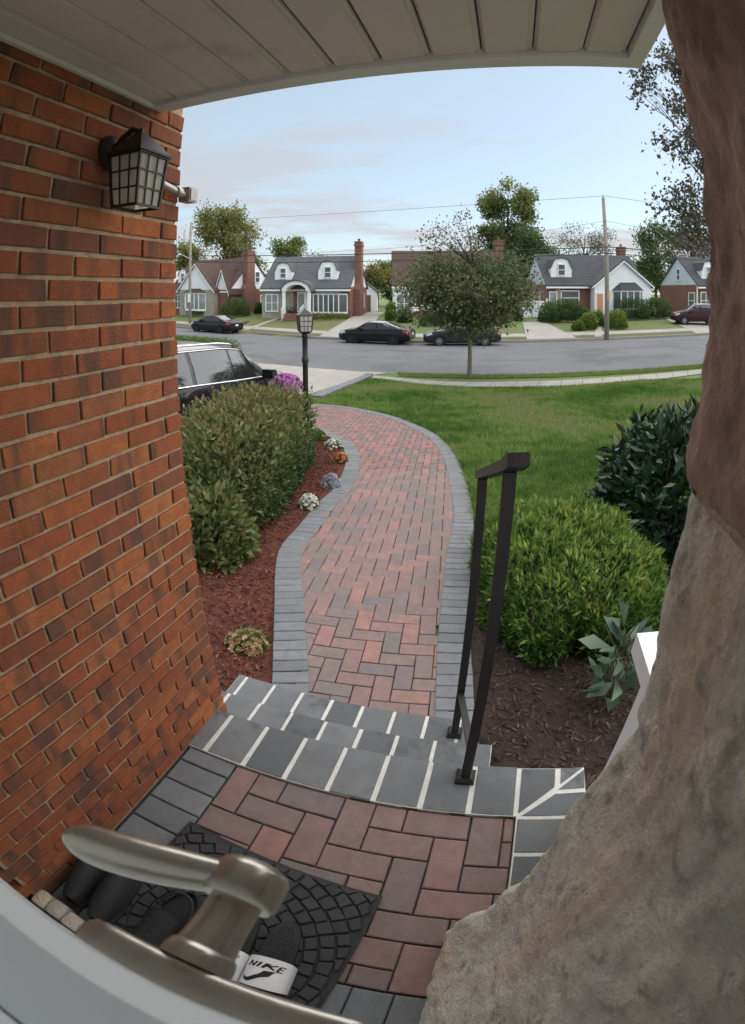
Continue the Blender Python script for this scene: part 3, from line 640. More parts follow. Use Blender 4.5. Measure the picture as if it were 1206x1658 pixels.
# ------------------------------------------------------------------ wall lantern
lan = thing('wall_lantern', 'black caged porch lantern with frosted glass on the brick wall', 'lantern', pf(WALL_R, .845, 1.92), -YAW)
b = MB(); b.lathe([(.0, 0), (.044, 0), (.044, .008), (.036, .016), (.018, .02), (0, .02)], 18, mx=Matrix.Translation((.0, 0, .02)) @ Matrix.Rotation(R(90), 4, 'Y')); b.build('back_plate', 'lamp_metal', lan, angle=40)
b = MB(); b.tube([(.012, 0, .02), (.04, 0, .05), (.075, 0, .068), (.1, 0, .058), (.104, 0, .035)], [.009, .008, .008, .008, .009], 10); b.build('arm', 'lamp_metal', lan, smooth=True)
CXL = .104
def fr(b, h0, h1, z0, z1, m=0):
    b.add([(CXL+sx*h, sy*h, z) for h, z in ((h0, z0), (h1, z1)) for sx, sy in ((-1,-1),(1,-1),(1,1),(-1,1))], [(0,1,5,4),(1,2,6,5),(2,3,7,6),(3,0,4,7),(3,2,1,0),(4,5,6,7)], m)
b = MB(); fr(b, .056, .028, .0, .035); fr(b, .058, .058, -.006, -.0005); fr(b, .024, .012, .036, .052); b.tube([(CXL, 0, .05), (CXL, 0, .066)], [.008, .004], 8); b.build('hood', 'lamp_metal', lan, angle=30)
b = MB(); T, Bm, zt, zb = .050, .040, -.008, -.128
for sx, sy in ((-1,-1),(1,-1),(1,1),(-1,1)): b.bar((CXL+sx*T, sy*T, zt), (CXL+sx*Bm, sy*Bm, zb), .006, .006)
for i in range(4):
    t = i/3; h = T+(Bm-T)*t; z = zt+(zb-zt)*t
    for (ax, ay), (bx, by) in zip(((-1,-1),(1,-1),(1,1),(-1,1)), ((1,-1),(1,1),(-1,1),(-1,-1))): b.bar((CXL+ax*h, ay*h, z), (CXL+bx*h, by*h, z), .0035 if 0 < i < 3 else .006, .0035 if 0 < i < 3 else .006)
for t in (-1/3, 1/3):
    for (ux, uy), (wx, wy) in (((1,0),(0,1)), ((-1,0),(0,1)), ((0,1),(1,0)), ((0,-1),(1,0))):
        b.bar((CXL+ux*T+wx*t*T, uy*T+wy*t*T, zt), (CXL+ux*Bm+wx*t*Bm, uy*Bm+wy*t*Bm, zb), .003, .003)
b.build('cage', 'lamp_metal', lan)
for (ux, uy), (wx, wy) in (((1,0),(0,1)), ((-1,0),(0,1)), ((0,1),(1,0)), ((0,-1),(1,0))):
    e = .93
    for i in range(3):
        for k in range(3):
            q = []
            for kk, ii in ((k, i), (k+1, i), (k+1, i+1), (k, i+1)):
                t = ii/3; hh = T+(Bm-T)*t; c = (kk/3*2-1)*.96; q.append((CXL+ux*hh*e+wx*hh*c, uy*hh*e+wy*hh*c, zt+(zb-zt)*t))
            b = MB(); b.add(q, [(0,1,2,3)]); b.build('pane', 'frosted', lan)
b = MB(); b.lathe([(.0, -.09), (.016, -.085), (.022, -.065), (.014, -.035), (.009, -.01)], 12, mx=Matrix.Translation((CXL, 0, 0))); b.build('bulb', 'bulb', lan, smooth=True)
# conduit with a small box at the corner
cd = thing('conduit_box', 'pale metal conduit with a small box at the brick corner', 'conduit', pf(WALL_R, 1.0, 1.885), -YAW)
b = MB(); b.tube([(.02, -.1, .035), (.022, -.02, .018), (.024, .10, -.002), (.026, .135, -.006)], .0105, 10); b.tube([(.0255, .10, -.002), (.026, .12, -.004)], .0145, 10); b.build('pipe', 'pipe_metal', cd, angle=50)
b = MB(); b.box(.006, .046, .136, .178, -.026, .016); b.box(.047, .05, .14, .174, -.022, .012); b.build('box', 'pipe_metal', cd)

# ------------------------------------------------------------------ front door with its lever handle (turned to the porch)
door = thing('front_door', 'pale blue grey front door with dark metal lever handle', 'door', (0, 0, 0), -YAW)
b = MB(); b.box(-.78, .19, -.075, -.034, .02, 2.1); b.build('door_panel', 'door_paint', door)
for z0, z1 in ((.25, .8), (.95, 1.55)):
    b = MB(); b.prism([(-.68, z0), (-.12, z0), (-.12, z1), (-.68, z1)], -.0335, -.0315, 'y'); b.build('raised_panel', 'door_paint', door)
b = MB(); b.box(-.80, .2, -.06, -.02, .0, .018); b.box(-.80, .2, -.019, -.006, .0, .03); b.build('threshold', 'white_trim', door)
b = MB(); b.box(-1.4, -.785, -.09, -.016, -.5, 2.1); b.build('side_casing', 'white_trim', door)
b = MB(); b.box(-.784, -.779, -.06, -.026, .02, 2.1); b.build('weather_strip', 'door_dark', door)
HZ = 1.325
b = MB(); b.prism([(-.033, .03), (-.033, 1.46), (-.010, 1.46), (-.002, 1.452), (-.002, .03)], -.215, .10, 'x'); b.build('lock_stile', 'door_paint', door)
# long rounded escutcheon
b = MB()
def plate(u, v):
    a = 2*math.pi*u; sx = -.064+.066*math.copysign(abs(math.cos(a))**.45, math.cos(a)); sz = .0125*math.copysign(abs(math.sin(a))**.6, math.sin(a))
    d = [(1, -.0015), (1, .010), (.95, .0145), (.8, .0165), (.4, .0175), (.0, .018)][int(round(v*5))]
    return (-.064+(sx+.064)*d[0], d[1], HZ+sz*d[0])
b.grid(plate, 40, 5); b.build('escutcheon', 'bronze_metal', door, angle=45)
ym = Matrix.Translation((-.080, .013, HZ)) @ Matrix.Rotation(R(-90), 4, 'X')
b = MB(); b.lathe([(.0, .004), (.0165, .004), (.0165, .009), (.0158, .0125), (.015, .0145), (.0135, .016), (.0125, .03), (.0122, .056), (0, .056)], 28, mx=ym); b.build('neck', 'bronze_metal', door, angle=35)
b = MB(); b.lathe([(.0, .048), (.0165, .048), (.0185, .051), (.0185, .068), (.0165, .0725), (.0115, .075), (0, .0755)], 32, mx=ym)
b.build('hub', 'bronze_metal', door, angle=50)
b = MB()
LV = [(-.076, .075, .0108, .0155), (-.086, .0742, .0100, .0140), (-.094, .0725, .0100, .0130), (-.106, .069, .0112, .0144), (-.119, .0648, .0122, .0158), (-.134, .060, .0127, .0164), (-.148, .0555, .0126, .0164), (-.158, .0525, .0118, .0156), (-.165, .0505, .0098, .0132), (-.170, .049, .0062, .0090), (-.172, .0485, .0010, .0016)]
def lever(u, v):
    t = v*(len(LV)-1); i = min(int(t), len(LV)-2); k = t-i; a = [LV[i][j]*(1-k)+LV[i+1][j]*k for j in range(4)]
    q = 2*math.pi*u; return (a[0], a[1]+a[2]*math.copysign(abs(math.cos(q))**.75, math.cos(q)), HZ+a[3]*math.copysign(abs(math.sin(q))**.8, math.sin(q)))
b.grid(lever, 24, 54); b.build('lever', 'bronze_metal', door, smooth=True)
# low row of stones between the wall and the threshold
pl = thing('stone_plinth', 'short row of pale rough stones at the foot of the door frame', 'stonework', (0, 0, 0), -YAW)
def rock(x0, x1, y0, y1, z0, z1, seed, amp, n=6):
    b = MB(); c = Vector(((x0+x1)/2, (y0+y1)/2, (z0+z1)/2)); s = Vector(((x1-x0)/2, (y1-y0)/2, (z1-z0)/2))
    for ax in range(3):
        for sg in (-1, 1):
            def P(u, v):
                q = [0, 0, 0]; q[ax] = sg; q[(ax+1)%3] = 2*u-1; q[(ax+2)%3] = 2*v-1
                q = Vector(q); l = max(abs(k) for k in q); rr = (abs(q.x)**6+abs(q.y)**6+abs(q.z)**6)**(1/6); q = q/rr
                p = Vector((c.x+q.x*s.x, c.y+q.y*s.y, c.z+q.z*s.z)); d = noise.fractal(p*6+Vector((seed*7.3, 0, 0)), 1, 2, 4)*amp
                return p+Vector((q.x, q.y, q.z))*d
            b.grid(P, n, n)
    return b
for i, (x0, x1) in enumerate(((-.90, -.855), (-.85, -.80), (-.795, -.745), (-.74, -.69))):
    rock(x0, x1, .0, .05+random.uniform(0, .012), .0, .055+random.uniform(0, .02), i, .006).build('stone', ['stone_tan', 'stone_grey', 'stone_tan', 'stone_tan'][i], pl, smooth=True)

# ------------------------------------------------------------------ stone veneer right beside the camera, white capped side wall
sv = thing('stone_jamb', 'rough brown and tan stone facing right of the front door', 'stonework', (0, 0, 0), -YAW)
def jamb_stone(z0, z1, seed, r0, f1, m):
    b = MB(); n = 110; rng_ = random.Random(seed)
    def P(u, v):                                   # u runs along the side face, round the corner and over the front face
        z = z0+(z1-z0)*v
        t = u*1.0; ev = min(1, min(v, 1-v)*(z1-z0)/.035)**.5
        if t < .6: r, f, nr, nf = r0, -.06+(f1+.03)*t/.6, -1, 0
        elif t < .7:
            k = (t-.6)/.1*math.pi/2; r, f, nr, nf = r0+.03*(1-math.cos(k)), f1-.03+.03*math.sin(k), -math.cos(k), math.sin(k)
        else: r, f, nr, nf = r0+.03+(t-.7)/.3*.5, f1, 0, 1
        q = Vector((r*5+seed*3.1, f*5, z*4)); d = .010*noise.fractal(q, 1, 2.1, 3)+.010*noise.noise(q*.6)+.0065*noise.fractal(q*5, .7, 2.2, 6)+.010*abs(noise.noise(q*2.2))
        if seed == 1: r += .030*math.exp(-((v-.76)/.12)**2)-.105*math.exp(-(v/.26)**1.6)
        d = d*ev-.005*(1-ev); return (r+nr*d, f+nf*d, z)
    b.grid(P, n+30, n); return b.build('stone', m, sv, smooth=True)
zz = [0, 1.42, 2.0, 2.75]
for i in range(len(zz)-1):
    jamb_stone(zz[i], zz[i+1]+.001, i+1, [.180, .188, .190][i], [.425, .425, .42][i], ['stone_tan', 'stone_brown', 'stone_red'][i])
b = MB(); b.box(.213, .7, -.07, .385, 0, 2.75); b.box(.186, .21, -.07, .39, 1.412, 1.43); b.box(.192, .21, -.07, .39, 1.992, 2.012); b.build('mortar_core', 'mortar', sv)
pw = thing('side_wall', 'low white boarded side wall with a thick white cap', 'wall', (0, 0, 0), -YAW)
b = MB(); b.box(.425, .56, .2, .90, -.5, .735); b.build('wall_panel', 'white_trim', pw)
b = MB(); b.box(.385, .60, .2, .945, .737, .80); b.build('cap', 'white_trim', pw)

# ------------------------------------------------------------------ black hand rail
rail = thing('hand_rail', 'black metal stair rail with two square posts', 'railing', (0, 0, 0), -YAW)
PA_, PB_ = (.036, 1.03, 1.205), (-.034, 1.50, .995)
for (r_, f_, zt_), z0 in ((PA_, .012), (PB_, -.32)):
    b = MB(); b.box(r_-.0155, r_+.0155, f_-.0155, f_+.0155, z0, zt_); b.build('post', 'black_metal', rail)
    b = MB(); b.box(r_-.032, r_+.032, f_-.032, f_+.032, z0, z0+.012); b.add([(r_+sx*h, f_+sy*h, z) for h, z in ((.032, z0+.012), (.021, z0+.028)) for sx, sy in ((-1,-1),(1,-1),(1,1),(-1,1))], [(0,1,5,4),(1,2,6,5),(2,3,7,6),(3,0,4,7),(4,5,6,7)]); b.build('post_foot', 'black_metal', rail)
b = MB(); d = Vector(PB_)-Vector(PA_); b.bar(Vector(PA_)-d*.04+Vector((0, 0, .012)), Vector(PB_)+d*.05+Vector((0, 0, .012)), .045, .026); b.bar(Vector(PA_)-d*.19+Vector((0, 0, .018)), Vector(PA_)-d*.035+Vector((0, 0, .012)), .047, .03); b.build('top_bar', 'black_metal', rail)
b = MB(); b.bar((PA_[0], PA_[1], .19), (PB_[0], PB_[1], -.02), .022, .022); b.build('bottom_bar', 'black_metal', rail)

# ------------------------------------------------------------------ door mat with cobble pattern, shoes
matO = thing('door_mat', 'black rubber door mat with raised cobblestone pattern', 'door mat', pf(-.435, .31, .0055), -YAW-R(5))
MX, MY = .305, .235
b = MB(); b.box(-MX, MX, -MY, MY, 0, .006); b.build('backing', 'rubber', matO)
cx0, cy0 = -.02, -.10; nblk = 0
for ring in range(1, 13):
    r0, r1 = ring*.04-.012, ring*.04+.024; nseg = max(5, int(round(2*math.pi*(r0+r1)/2/.046)))
    for s in range(nseg):
        a0 = 2*math.pi*(s+(ring % 2)*.5)/nseg+.10/ max(1, nseg/6)*.3; a1 = a0+2*math.pi/nseg*.88; am = (a0+a1)/2
        q = [(cx0+r*math.cos(a), cy0+r*math.sin(a)) for r, a in ((r0, a0), (r0, a1), (r1, a1), (r1, a0))]
        q = [(x+random.uniform(-.003, .003), y+random.uniform(-.003, .003)) for x, y in q]
        if not all(abs(x) < MX-.012 and abs(y) < MY-.012 for x, y in q):
            q = [(min(max(x, -MX+.01), MX-.01), min(max(y, -MY+.01), MY-.01)) for x, y in q]
            A = .5*abs(sum(q[i][0]*q[(i+1)%4][1]-q[(i+1)%4][0]*q[i][1] for i in range(4)))
            if A < .0005: continue
        m = np.mean(q, axis=0); b = MB(); top = [tuple(m+(np.array(p)-m)*.86) for p in q]
        b.add([(*p, .006) for p in q]+[(*p, .0115) for p in q]+[(*p, .014) for p in top], [(i, (i+1)%4, 4+(i+1)%4, 4+i) for i in range(4)]+[(4+i, 4+(i+1)%4, 8+(i+1)%4, 8+i) for i in range(4)]+[(8, 9, 10, 11)])
        b.build('block', 'rubber_block', matO); nblk += 1
def sole(b, L, W, z0, z1, n=28, m=0, sc=1):
    pts = []
    for k in range(n):
        a = 2*math.pi*k/n; y = math.sin(a); x = math.cos(a)
        wy = W/2*(1+.10*(-y) - .12*math.exp(-((y-.15)/.4)**2)); pts.append((math.copysign(abs(x)**.75, x)*wy*sc, math.copysign(abs(y)**.9, y)*L/2*sc))
    b.prism(pts, z0, z1, 'z', m)
def slide(px, rz, label):
    t = thing('slide_sandal', label, 'sandal', pf(px[0], px[1], .018), -YAW+rz, 'slide sandals on the door mat')
    b = MB(); sole(b, .27, .098, 0, .022); b.build('sole', 'foam_black', t, angle=40)
    b = MB(); sole(b, .258, .086, .0225, .026); b.build('foot_rim', 'foam_black', t)
    dm = MB()
    for iy in range(-12, 13):
        for ix in range(-4, 5):
            x, y = ix*.0088+(iy % 2)*.0044, iy*.0092
            if (x/.037)**2+(y/.118)**2 < 1: dm.add([(x-.003, y-.003, .026), (x+.003, y-.003, .026), (x+.003, y+.003, .026), (x-.003, y+.003, .026), (x, y, .0285)], [(0,1,4),(1,2,4),(2,3,4),(3,0,4)])
    dm.build('foot_studs', 'foam_black', t)
    sx = lambda a: .052*math.copysign(abs(math.cos(a))**.7, math.cos(a)); szf = lambda a: .004+.058*max(0, math.sin(a))**.62
    b = MB(); y0, y1 = -.105, -.015
    def S(u, v, o=0):
        a = math.pi*(1-u); y = y0+(y1-y0)*v; k = 1+(.10*(v-.3)); x = sx(a); nx_, nz_ = math.cos(a), max(.0, math.sin(a))
        return Vector((x*1.02+nx_*o, y+.006*math.sin(math.pi*u)*(1 if v > .5 else -1), szf(a)*k+nz_*o))
    b.grid(lambda u, v: S(u, v, .004), 30, 8); b.grid(lambda u, v: S(u, v, 0), 30, 8)
    for v in (0, 1): b.grid(lambda u, w, v=v: S(u, v, .004*w), 30, 1)
    b.build('strap', 'strap_white', t, smooth=True)
    # printed mark: word and curved tick, read from the toe end
    def flat(polys, z=.0046):
        q = MB()
        for poly in polys:
            v = []
            for (x, y) in poly:
                k = .5+x/.105; v.append(S(min(max(k, .02), .98), (y-y0)/(y1-y0), z))
            q.add(v, [tuple(range(len(poly)))])
        return q
    def stroke(x0, y0_, x1, y1_, w_=.0034): 
        n_ = 4; o_ = []
        for k in range(n_):
            a0, a1 = k/n_, (k+1)/n_; p = [(x0+(x1-x0)*a, y0_+(y1_-y0_)*a) for a in (a0, a1)]
            d = Vector((x1-x0, y1_-y0_)); d.normalize(); nrm = (-d.y*w_/2, d.x*w_/2)
            o_.append([(p[0][0]-nrm[0], p[0][1]-nrm[1]), (p[1][0]-nrm[0], p[1][1]-nrm[1]), (p[1][0]+nrm[0], p[1][1]+nrm[1]), (p[0][0]+nrm[0], p[0][1]+nrm[1])])
        return o_
    let = []; lx = -.026; hgt = .0175; by = -.052; sl = .004
    def ST(a, c, e, f): let.extend(stroke(lx+a*.0095+c*sl, by+c*hgt, lx+e*.0095+f*sl, by+f*hgt))
    ST(0, 0, 0, 1); ST(0, 1, 1, 0); ST(1, 0, 1, 1); lx += .0155
    ST(0, 0, 0, 1); lx += .0065
    ST(0, 0, 0, 1); ST(0, .45, 1, 1); ST(.2, .55, 1, 0); lx += .0135
    ST(0, 0, 0, 1); ST(0, 0, .9, 0); ST(0, .5, .8, .5); ST(0, 1, .9, 1)
    flat(let).build('strap_word', 'print_black', t, fix=False)
    tick = []; n_ = 16
    up = [(-.030+.066*k/n_, -.066-.018*math.exp(-((k/n_-.16)/.16)**2)*1.0+.022*(k/n_)**1.3) for k in range(n_+1)]
    lo_ = [(-.030+.066*k/n_, -.066-.030*math.exp(-((k/n_-.2)/.24)**2)*(1 if k else 0)+.022*(k/n_)**1.3-.0002) for k in range(n_+1)]
    for k in range(n_): tick.append([lo_[k], lo_[k+1], up[k+1], up[k]])
    flat(tick, .0048).build('strap_tick', 'print_black', t, fix=False)
    return t
slide((-.292, .215), R(4), 'black slide sandal whose white strap shows the printed word and tick, rightmost shoe')
slide((-.402, .205), R(2), 'black slide sandal with white strap, half hidden behind the door handle')
def clog(px, rz, label):
    t = thing('clog', label, 'shoe', pf(px[0], px[1], .018), -YAW+rz, 'black clogs on the door mat')
    b = MB(); sole(b, .265, .10, 0, .024); b.build('sole', 'foam_black', t, angle=40)
    b = MB()
    def U(u, v):
        a = math.pi*u; y = -.125+v*.145; tw = .049*(1-max(0, (-.085-y)/.045)**2*.75); hh = .03+.047*(v**.7)
        return (math.copysign(abs(math.cos(a))**.7, math.cos(a))*tw, y, .02+hh*max(0, math.sin(a))**.7)
    b.grid(U, 20, 12); b.build('upper', 'foam_black', t, smooth=True)
    h = MB()
    for v in (.28, .46, .64, .82):
        for u in (.24, .37, .5, .63, .76):
            p = Vector(U(u, v)); h.lathe([(.0045, .0), (.0045, .0012), (.002, .0014)], 8, mx=Matrix.Translation(p+Vector((0, 0, .0004))))
    h.build('vent_holes', 'print_black', t)
    b = MB(); b.tube([(math.cos(a)*.047, .03+.075*max(0, math.sin(a)), .055+.02*max(0, math.sin(a))) for a in np.linspace(-.1, math.pi+.1, 16)], .0045, 6); b.build('heel_strap', 'foam_black', t, smooth=True)
    b = MB(); b.grid(lambda u, v: (.044*math.cos(math.pi*u), .035+.09*math.sin(math.pi*u), .022+.02*v), 14, 3); b.build('heel_wall', 'foam_black', t, smooth=True)
clog((-.572, .19), R(-6), 'black perforated clog with heel strap, left one of its pair')
clog((-.462, .185), R(-2), 'black perforated clog with heel strap, nearer the metal handle')
def boot(px, rz, label):
    t = thing('black_shoe', label, 'shoe', pf(px[0], px[1], .012), -YAW+rz, 'dark shoes by the brick wall')
    b = MB(); sole(b, .25, .088, 0, .02); b.build('sole', 'rubber', t, angle=40)
    b = MB()
    def U(u, v):
        a = 2*math.pi*u; y = -.115+v*.235; tw = .041*math.sin(math.pi*min(max(.06+v*.9, 0), 1))**.35; hh = .04+.05*math.sin(math.pi*min(1, v*.62+.05))
        return (math.cos(a)*tw, y, .02+hh*max(0, math.sin(a))**.6)
    b.grid(U, 20, 14); b.build('upper', 'foam_black', t, smooth=True)
boot((-.83, .20), R(6), 'plain dark shoe against the brick wall'); boot((-.735, .19), R(3), 'plain dark shoe between the wall and the door mat')

# ------------------------------------------------------------------ hedges, shrubs, flowers
def hull_shrub(name, label, cat, c, size, rz, n, leaf, m, twig='hedge_twig', lw=.4, boxy=4.0, up=.3, shell=.72, group=None, rough=.10, twigs=40, tone=.5, topbright=0):
    """shrub: leaves spread through the outer part of a rounded block, twigs inside; c = centre of the base"""
    t = thing(name, label, cat, c, rz, group); sx, sy, sz = size
    d = unit(rs.normal(size=(n, 3))); d[:, 2] = np.abs(d[:, 2])*1.0
    low = rs.rand(n) < .35; d[low, 2] *= .3; d = unit(d)
    k = (np.abs(d)**boxy).sum(1)**(-1/boxy); rr = shell+(1-shell)*rs.rand(n)**.6
    lump = np.array([1+rough*noise.noise((q[0]*3.1*sx+c[0], q[1]*3.1*sy+c[1], q[2]*3.1*sz)) + rough*.6*noise.noise((q[0]*9*sx, q[1]*9*sy, q[2]*9*sz+c[0])) for q in d*k[:, None]])
    p = d*(k*rr*lump)[:, None]; pos = p*np.array([sx/2, sy/2, sz*.94])+np.array([0, 0, sz*.06])
    dr = d*np.array([1/sx, 1/sy, 1/sz]); dr = unit(dr)*.8+rs.normal(size=(n, 3))*.55+np.array([0, 0, up])
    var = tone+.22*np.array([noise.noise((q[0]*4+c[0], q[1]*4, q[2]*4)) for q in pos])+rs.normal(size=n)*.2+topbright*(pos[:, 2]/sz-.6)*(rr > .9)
    leaf_object('foliage', pos, dr, rs.uniform(leaf*.6, leaf*1.35, n), m, t, width=lw, var=var)
    b = MB()
    for i in range(twigs):
        a = random.uniform(0, 6.28); e = Vector((math.cos(a)*sx/2*random.uniform(.2, .9), math.sin(a)*sy/2*random.uniform(.2, .9), sz*random.uniform(.5, .95))); s = Vector((e.x*.45, e.y*.6, -.02)) if twigs > 6 else Vector((0, 0, -.02))
        mid = s.lerp(e, .5)+Vector((random.uniform(-.1, .1)*sx, random.uniform(-.1, .1)*sy, 0)); rdm = max(.004, sz*.008)
        b.tube([s, mid, e], [rdm, rdm*.7, rdm*.3], 5)
    b.build('stems', twig, t, smooth=True); return t
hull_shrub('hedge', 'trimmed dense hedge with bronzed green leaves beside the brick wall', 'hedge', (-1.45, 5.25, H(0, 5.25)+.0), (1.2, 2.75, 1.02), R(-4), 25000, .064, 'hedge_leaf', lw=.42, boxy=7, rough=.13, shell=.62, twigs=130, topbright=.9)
hull_shrub('bush', 'loose leafy lower bush at the corner of the brick wall', 'bush', (-1.32, 3.45, -.56), (.62, .7, .55), 0, 2600, .085, 'hedge_leaf', lw=.5, boxy=3, rough=.22, tone=.55)
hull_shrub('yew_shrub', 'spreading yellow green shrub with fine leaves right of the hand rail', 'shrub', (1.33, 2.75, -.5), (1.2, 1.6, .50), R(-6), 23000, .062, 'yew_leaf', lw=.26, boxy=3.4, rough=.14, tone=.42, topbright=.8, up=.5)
hull_shrub('rhododendron', 'tall dark glossy broad leaved shrub beside the stone facing', 'shrub', (2.85, 3.25, -.52), (1.8, 1.9, 1.06), 0, 7000, .14, 'dark_leaf', lw=.36, boxy=2.6, rough=.2, shell=.6, up=.1)
hs = thing('hosta', 'small broad leaved plant with pale green leaves by the white side wall', 'plant', (1.20, 1.62, -.46))
n = 46; a = rs.uniform(0, 6.28, n); e = rs.uniform(.2, 1.1, n); dd = np.stack([np.cos(a)*np.cos(e), np.sin(a)*np.cos(e), np.sin(e)], 1)
leaf_object('leaves', np.stack([np.cos(a)*.10*rs.rand(n), np.sin(a)*.10*rs.rand(n), .02+.45*rs.rand(n)], 1), dd, rs.uniform(.12, .2, n), 'hosta_leaf', hs, width=.5, droop=.25)
b = MB()
for i in range(8): b.tube([(0, 0, -.02), (random.uniform(-.06, .06), random.uniform(-.06, .06), .25), (random.uniform(-.12, .12), random.uniform(-.12, .12), .48)], .004, 5)
b.build('stems', 'hedge_twig', hs)
def flower(name, label, px, r, h, pm, lm='shrub_leaf', nf=70, pl_=.024, group='flowers along the path border', lift=0):
    p = Vector(px) if len(px) == 3 else ground(*px); t = thing(name, label, 'flower', (p.x, p.y, bed_h(p.x, p.y)+lift), 0, group)
    n = 260; d = unit(rs.normal(size=(n, 3))); d[:, 2] = np.abs(d[:, 2]); q = d*(rs.rand(n, 1)**.4)
    leaf_object('foliage', q*np.array([r*.95, r*.95, h*.85]), d+rs.normal(size=(n, 3))*.4, rs.uniform(.025, .05, n), lm, t, width=.5)
    pos = []; dr = []
    for k in range(nf):
        d = unit(rs.normal(size=(1, 3)))[0]; d[2] = abs(d[2])+.25; d /= np.linalg.norm(d); c = d*np.array([r, r, h])*(.92+.12*rs.rand())
        u = np.cross(d, [0, .3, 1]); u /= np.linalg.norm(u); w_ = np.cross(d, u)
        for j in range(5):
            an = j*1.2566+rs.rand()*.3; pos.append(c); dr.append(u*math.cos(an)+w_*math.sin(an)+d*.25)
    leaf_object('petals', pos, dr, rs.uniform(pl_*.8, pl_*1.2, len(pos)), pm, t, width=.85, fold=.1, var=np.repeat(rs.rand(nf), 5)); return t
flower('white_impatiens', 'clump of white flowers nearest the steps on the path border', (500, 823), .105, .15, 'petal_white')
flower('dusty_miller', 'silvery grey leaved clump between the white and orange flowers', (536, 790), .10, .15, 'silver_leaf', 'silver_leaf', 90, .045)
flower('orange_impatiens', 'small clump of orange flowers on the path border behind the silvery clump', (551, 750), .10, .14, 'petal_orange')
flower('white_impatiens', 'clump of white flowers at the far bend of the path border', (540, 727), .15, .16, 'petal_white')
flower('green_tuft', 'low plain green tuft beside the lamp post', (514, 714), .13, .18, 'shrub_leaf', 'lime_leaf', 40, .05)
flower('orange_impatiens', 'flattened patch of pale orange flowers beside the lowest step', (-.74, 2.25, 0), .13, .05, 'petal_pale', nf=80)
pot = at_y(463, 612, 7.25)
mm = thing('mum_pot', 'potted purple chrysanthemums behind the hedge near the lamp post', 'potted flowers', (pot.x, pot.y, H(pot.x, pot.y)))
zb = at_y(463, 612, 7.25).z-H(pot.x, pot.y)-.22
b = MB(); b.lathe([(.0, 0), (.14, 0), (.19, zb+.02), (.2, zb+.03), (.18, zb+.03), (.16, zb), (0, zb)], 20); b.build('pot', 'pot_clay', mm, smooth=True)
n = 500; d = unit(rs.normal(size=(n, 3))); d[:, 2] = np.abs(d[:, 2]); leaf_object('foliage', d*np.array([.24, .24, .2])+np.array([0, 0, zb+.02]), d, rs.uniform(.03, .06, n), 'shrub_leaf', mm)
pos = []; dr = []
for k in range(210):
    d = unit(rs.normal(size=(1, 3)))[0]; d[2] = abs(d[2]); c = d*np.array([.28, .28, .26])+np.array([0, 0, zb+.02]); u = np.cross(d, [.1, .3, 1]); u /= np.linalg.norm(u); w_ = np.cross(d, u)
    for j in range(6): an = j*1.047; pos.append(c); dr.append(u*math.cos(an)+w_*math.sin(an)+d*.4)
leaf_object('petals', pos, dr, np.full(len(pos), .034), 'petal_purple', mm, width=.7, var=np.repeat(rs.rand(210), 6))

# lamp post in the left bed
lb = ground(498, 752); LY = lb.y; zt = at_y(490, 499, LY).z-lb.z
lp = thing('lamp_post', 'black garden lamp post with a caged glass lantern', 'lamp post', (lb.x, lb.y, lb.z), R(20))
hz = zt-.30
b = MB(); b.lathe([(.0, 0), (.055, 0), (.055, .3), (.042, .34), (.036, .4), (.036, hz-.42), (.045, hz-.40), (.045, hz-.36), (.036, hz-.33), (.036, hz-.08), (.048, hz-.06), (.03, hz-.03), (0, hz-.03)], 14); b.bar((-.0, -.12, hz-.42), (0, .12, hz-.42), .016, .016); b.build('post', 'black_metal', lp, angle=35)
CXL = 0; b = MB(); fr(b, .095, .03, hz+.215, hz+.275); fr(b, .098, .098, hz+.205, hz+.213); b.tube([(0, 0, hz+.27), (0, 0, hz+.3)], [.02, .006], 8); b.build('hood', 'black_metal', lp); b = MB(); fr(b, .05, .075, hz-.03, hz-.002); b.build('collar', 'black_metal', lp)
b = MB()
for sx, sy in ((-1,-1),(1,-1),(1,1),(-1,1)): b.bar((sx*.075, sy*.075, hz), (sx*.09, sy*.09, hz+.206), .012, .012)
for t in (0, .33, .66, 1):
    h = .075+.015*t; z = hz+.206*t
    for (ax, ay), (bx, by) in zip(((-1,-1),(1,-1),(1,1),(-1,1)), ((1,-1),(1,1),(-1,1),(-1,-1))): b.bar((ax*h, ay*h, z), (bx*h, by*h, z), .007, .007)
for ux, uy, wx, wy in ((1,0,0,1), (-1,0,0,1), (0,1,1,0), (0,-1,1,0)):
    for t in (-.33, .33): b.bar((ux*.075+wx*t*.075, uy*.075+wy*t*.075, hz), (ux*.09+wx*t*.09, uy*.09+wy*t*.09, hz+.206), .006, .006)
b.build('cage', 'black_metal', lp)
for ux, uy, wx, wy in ((1,0,0,1), (-1,0,0,1), (0,1,1,0), (0,-1,1,0)):
    b = MB(); b.add([(ux*.07+wx*.07, uy*.07+wy*.07, hz+.002), (ux*.07-wx*.07, uy*.07-wy*.07, hz+.002), (ux*.085-wx*.085, uy*.085-wy*.085, hz+.204), (ux*.085+wx*.085, uy*.085+wy*.085, hz+.204)], [(0,1,2,3)]); b.build('pane', 'frosted', lp)

# clipped hedge by the driveway's far side
hull_shrub('clipped_hedge', 'low flat clipped hedge beyond the black car in the driveway', 'hedge', (-9.0, 20.6, -1.62), (7.0, 1.5, 1.12), R(-20), 16000, .10, 'shrub_leaf', boxy=9, rough=.03, shell=.8, twigs=60, topbright=.9, tone=.35)

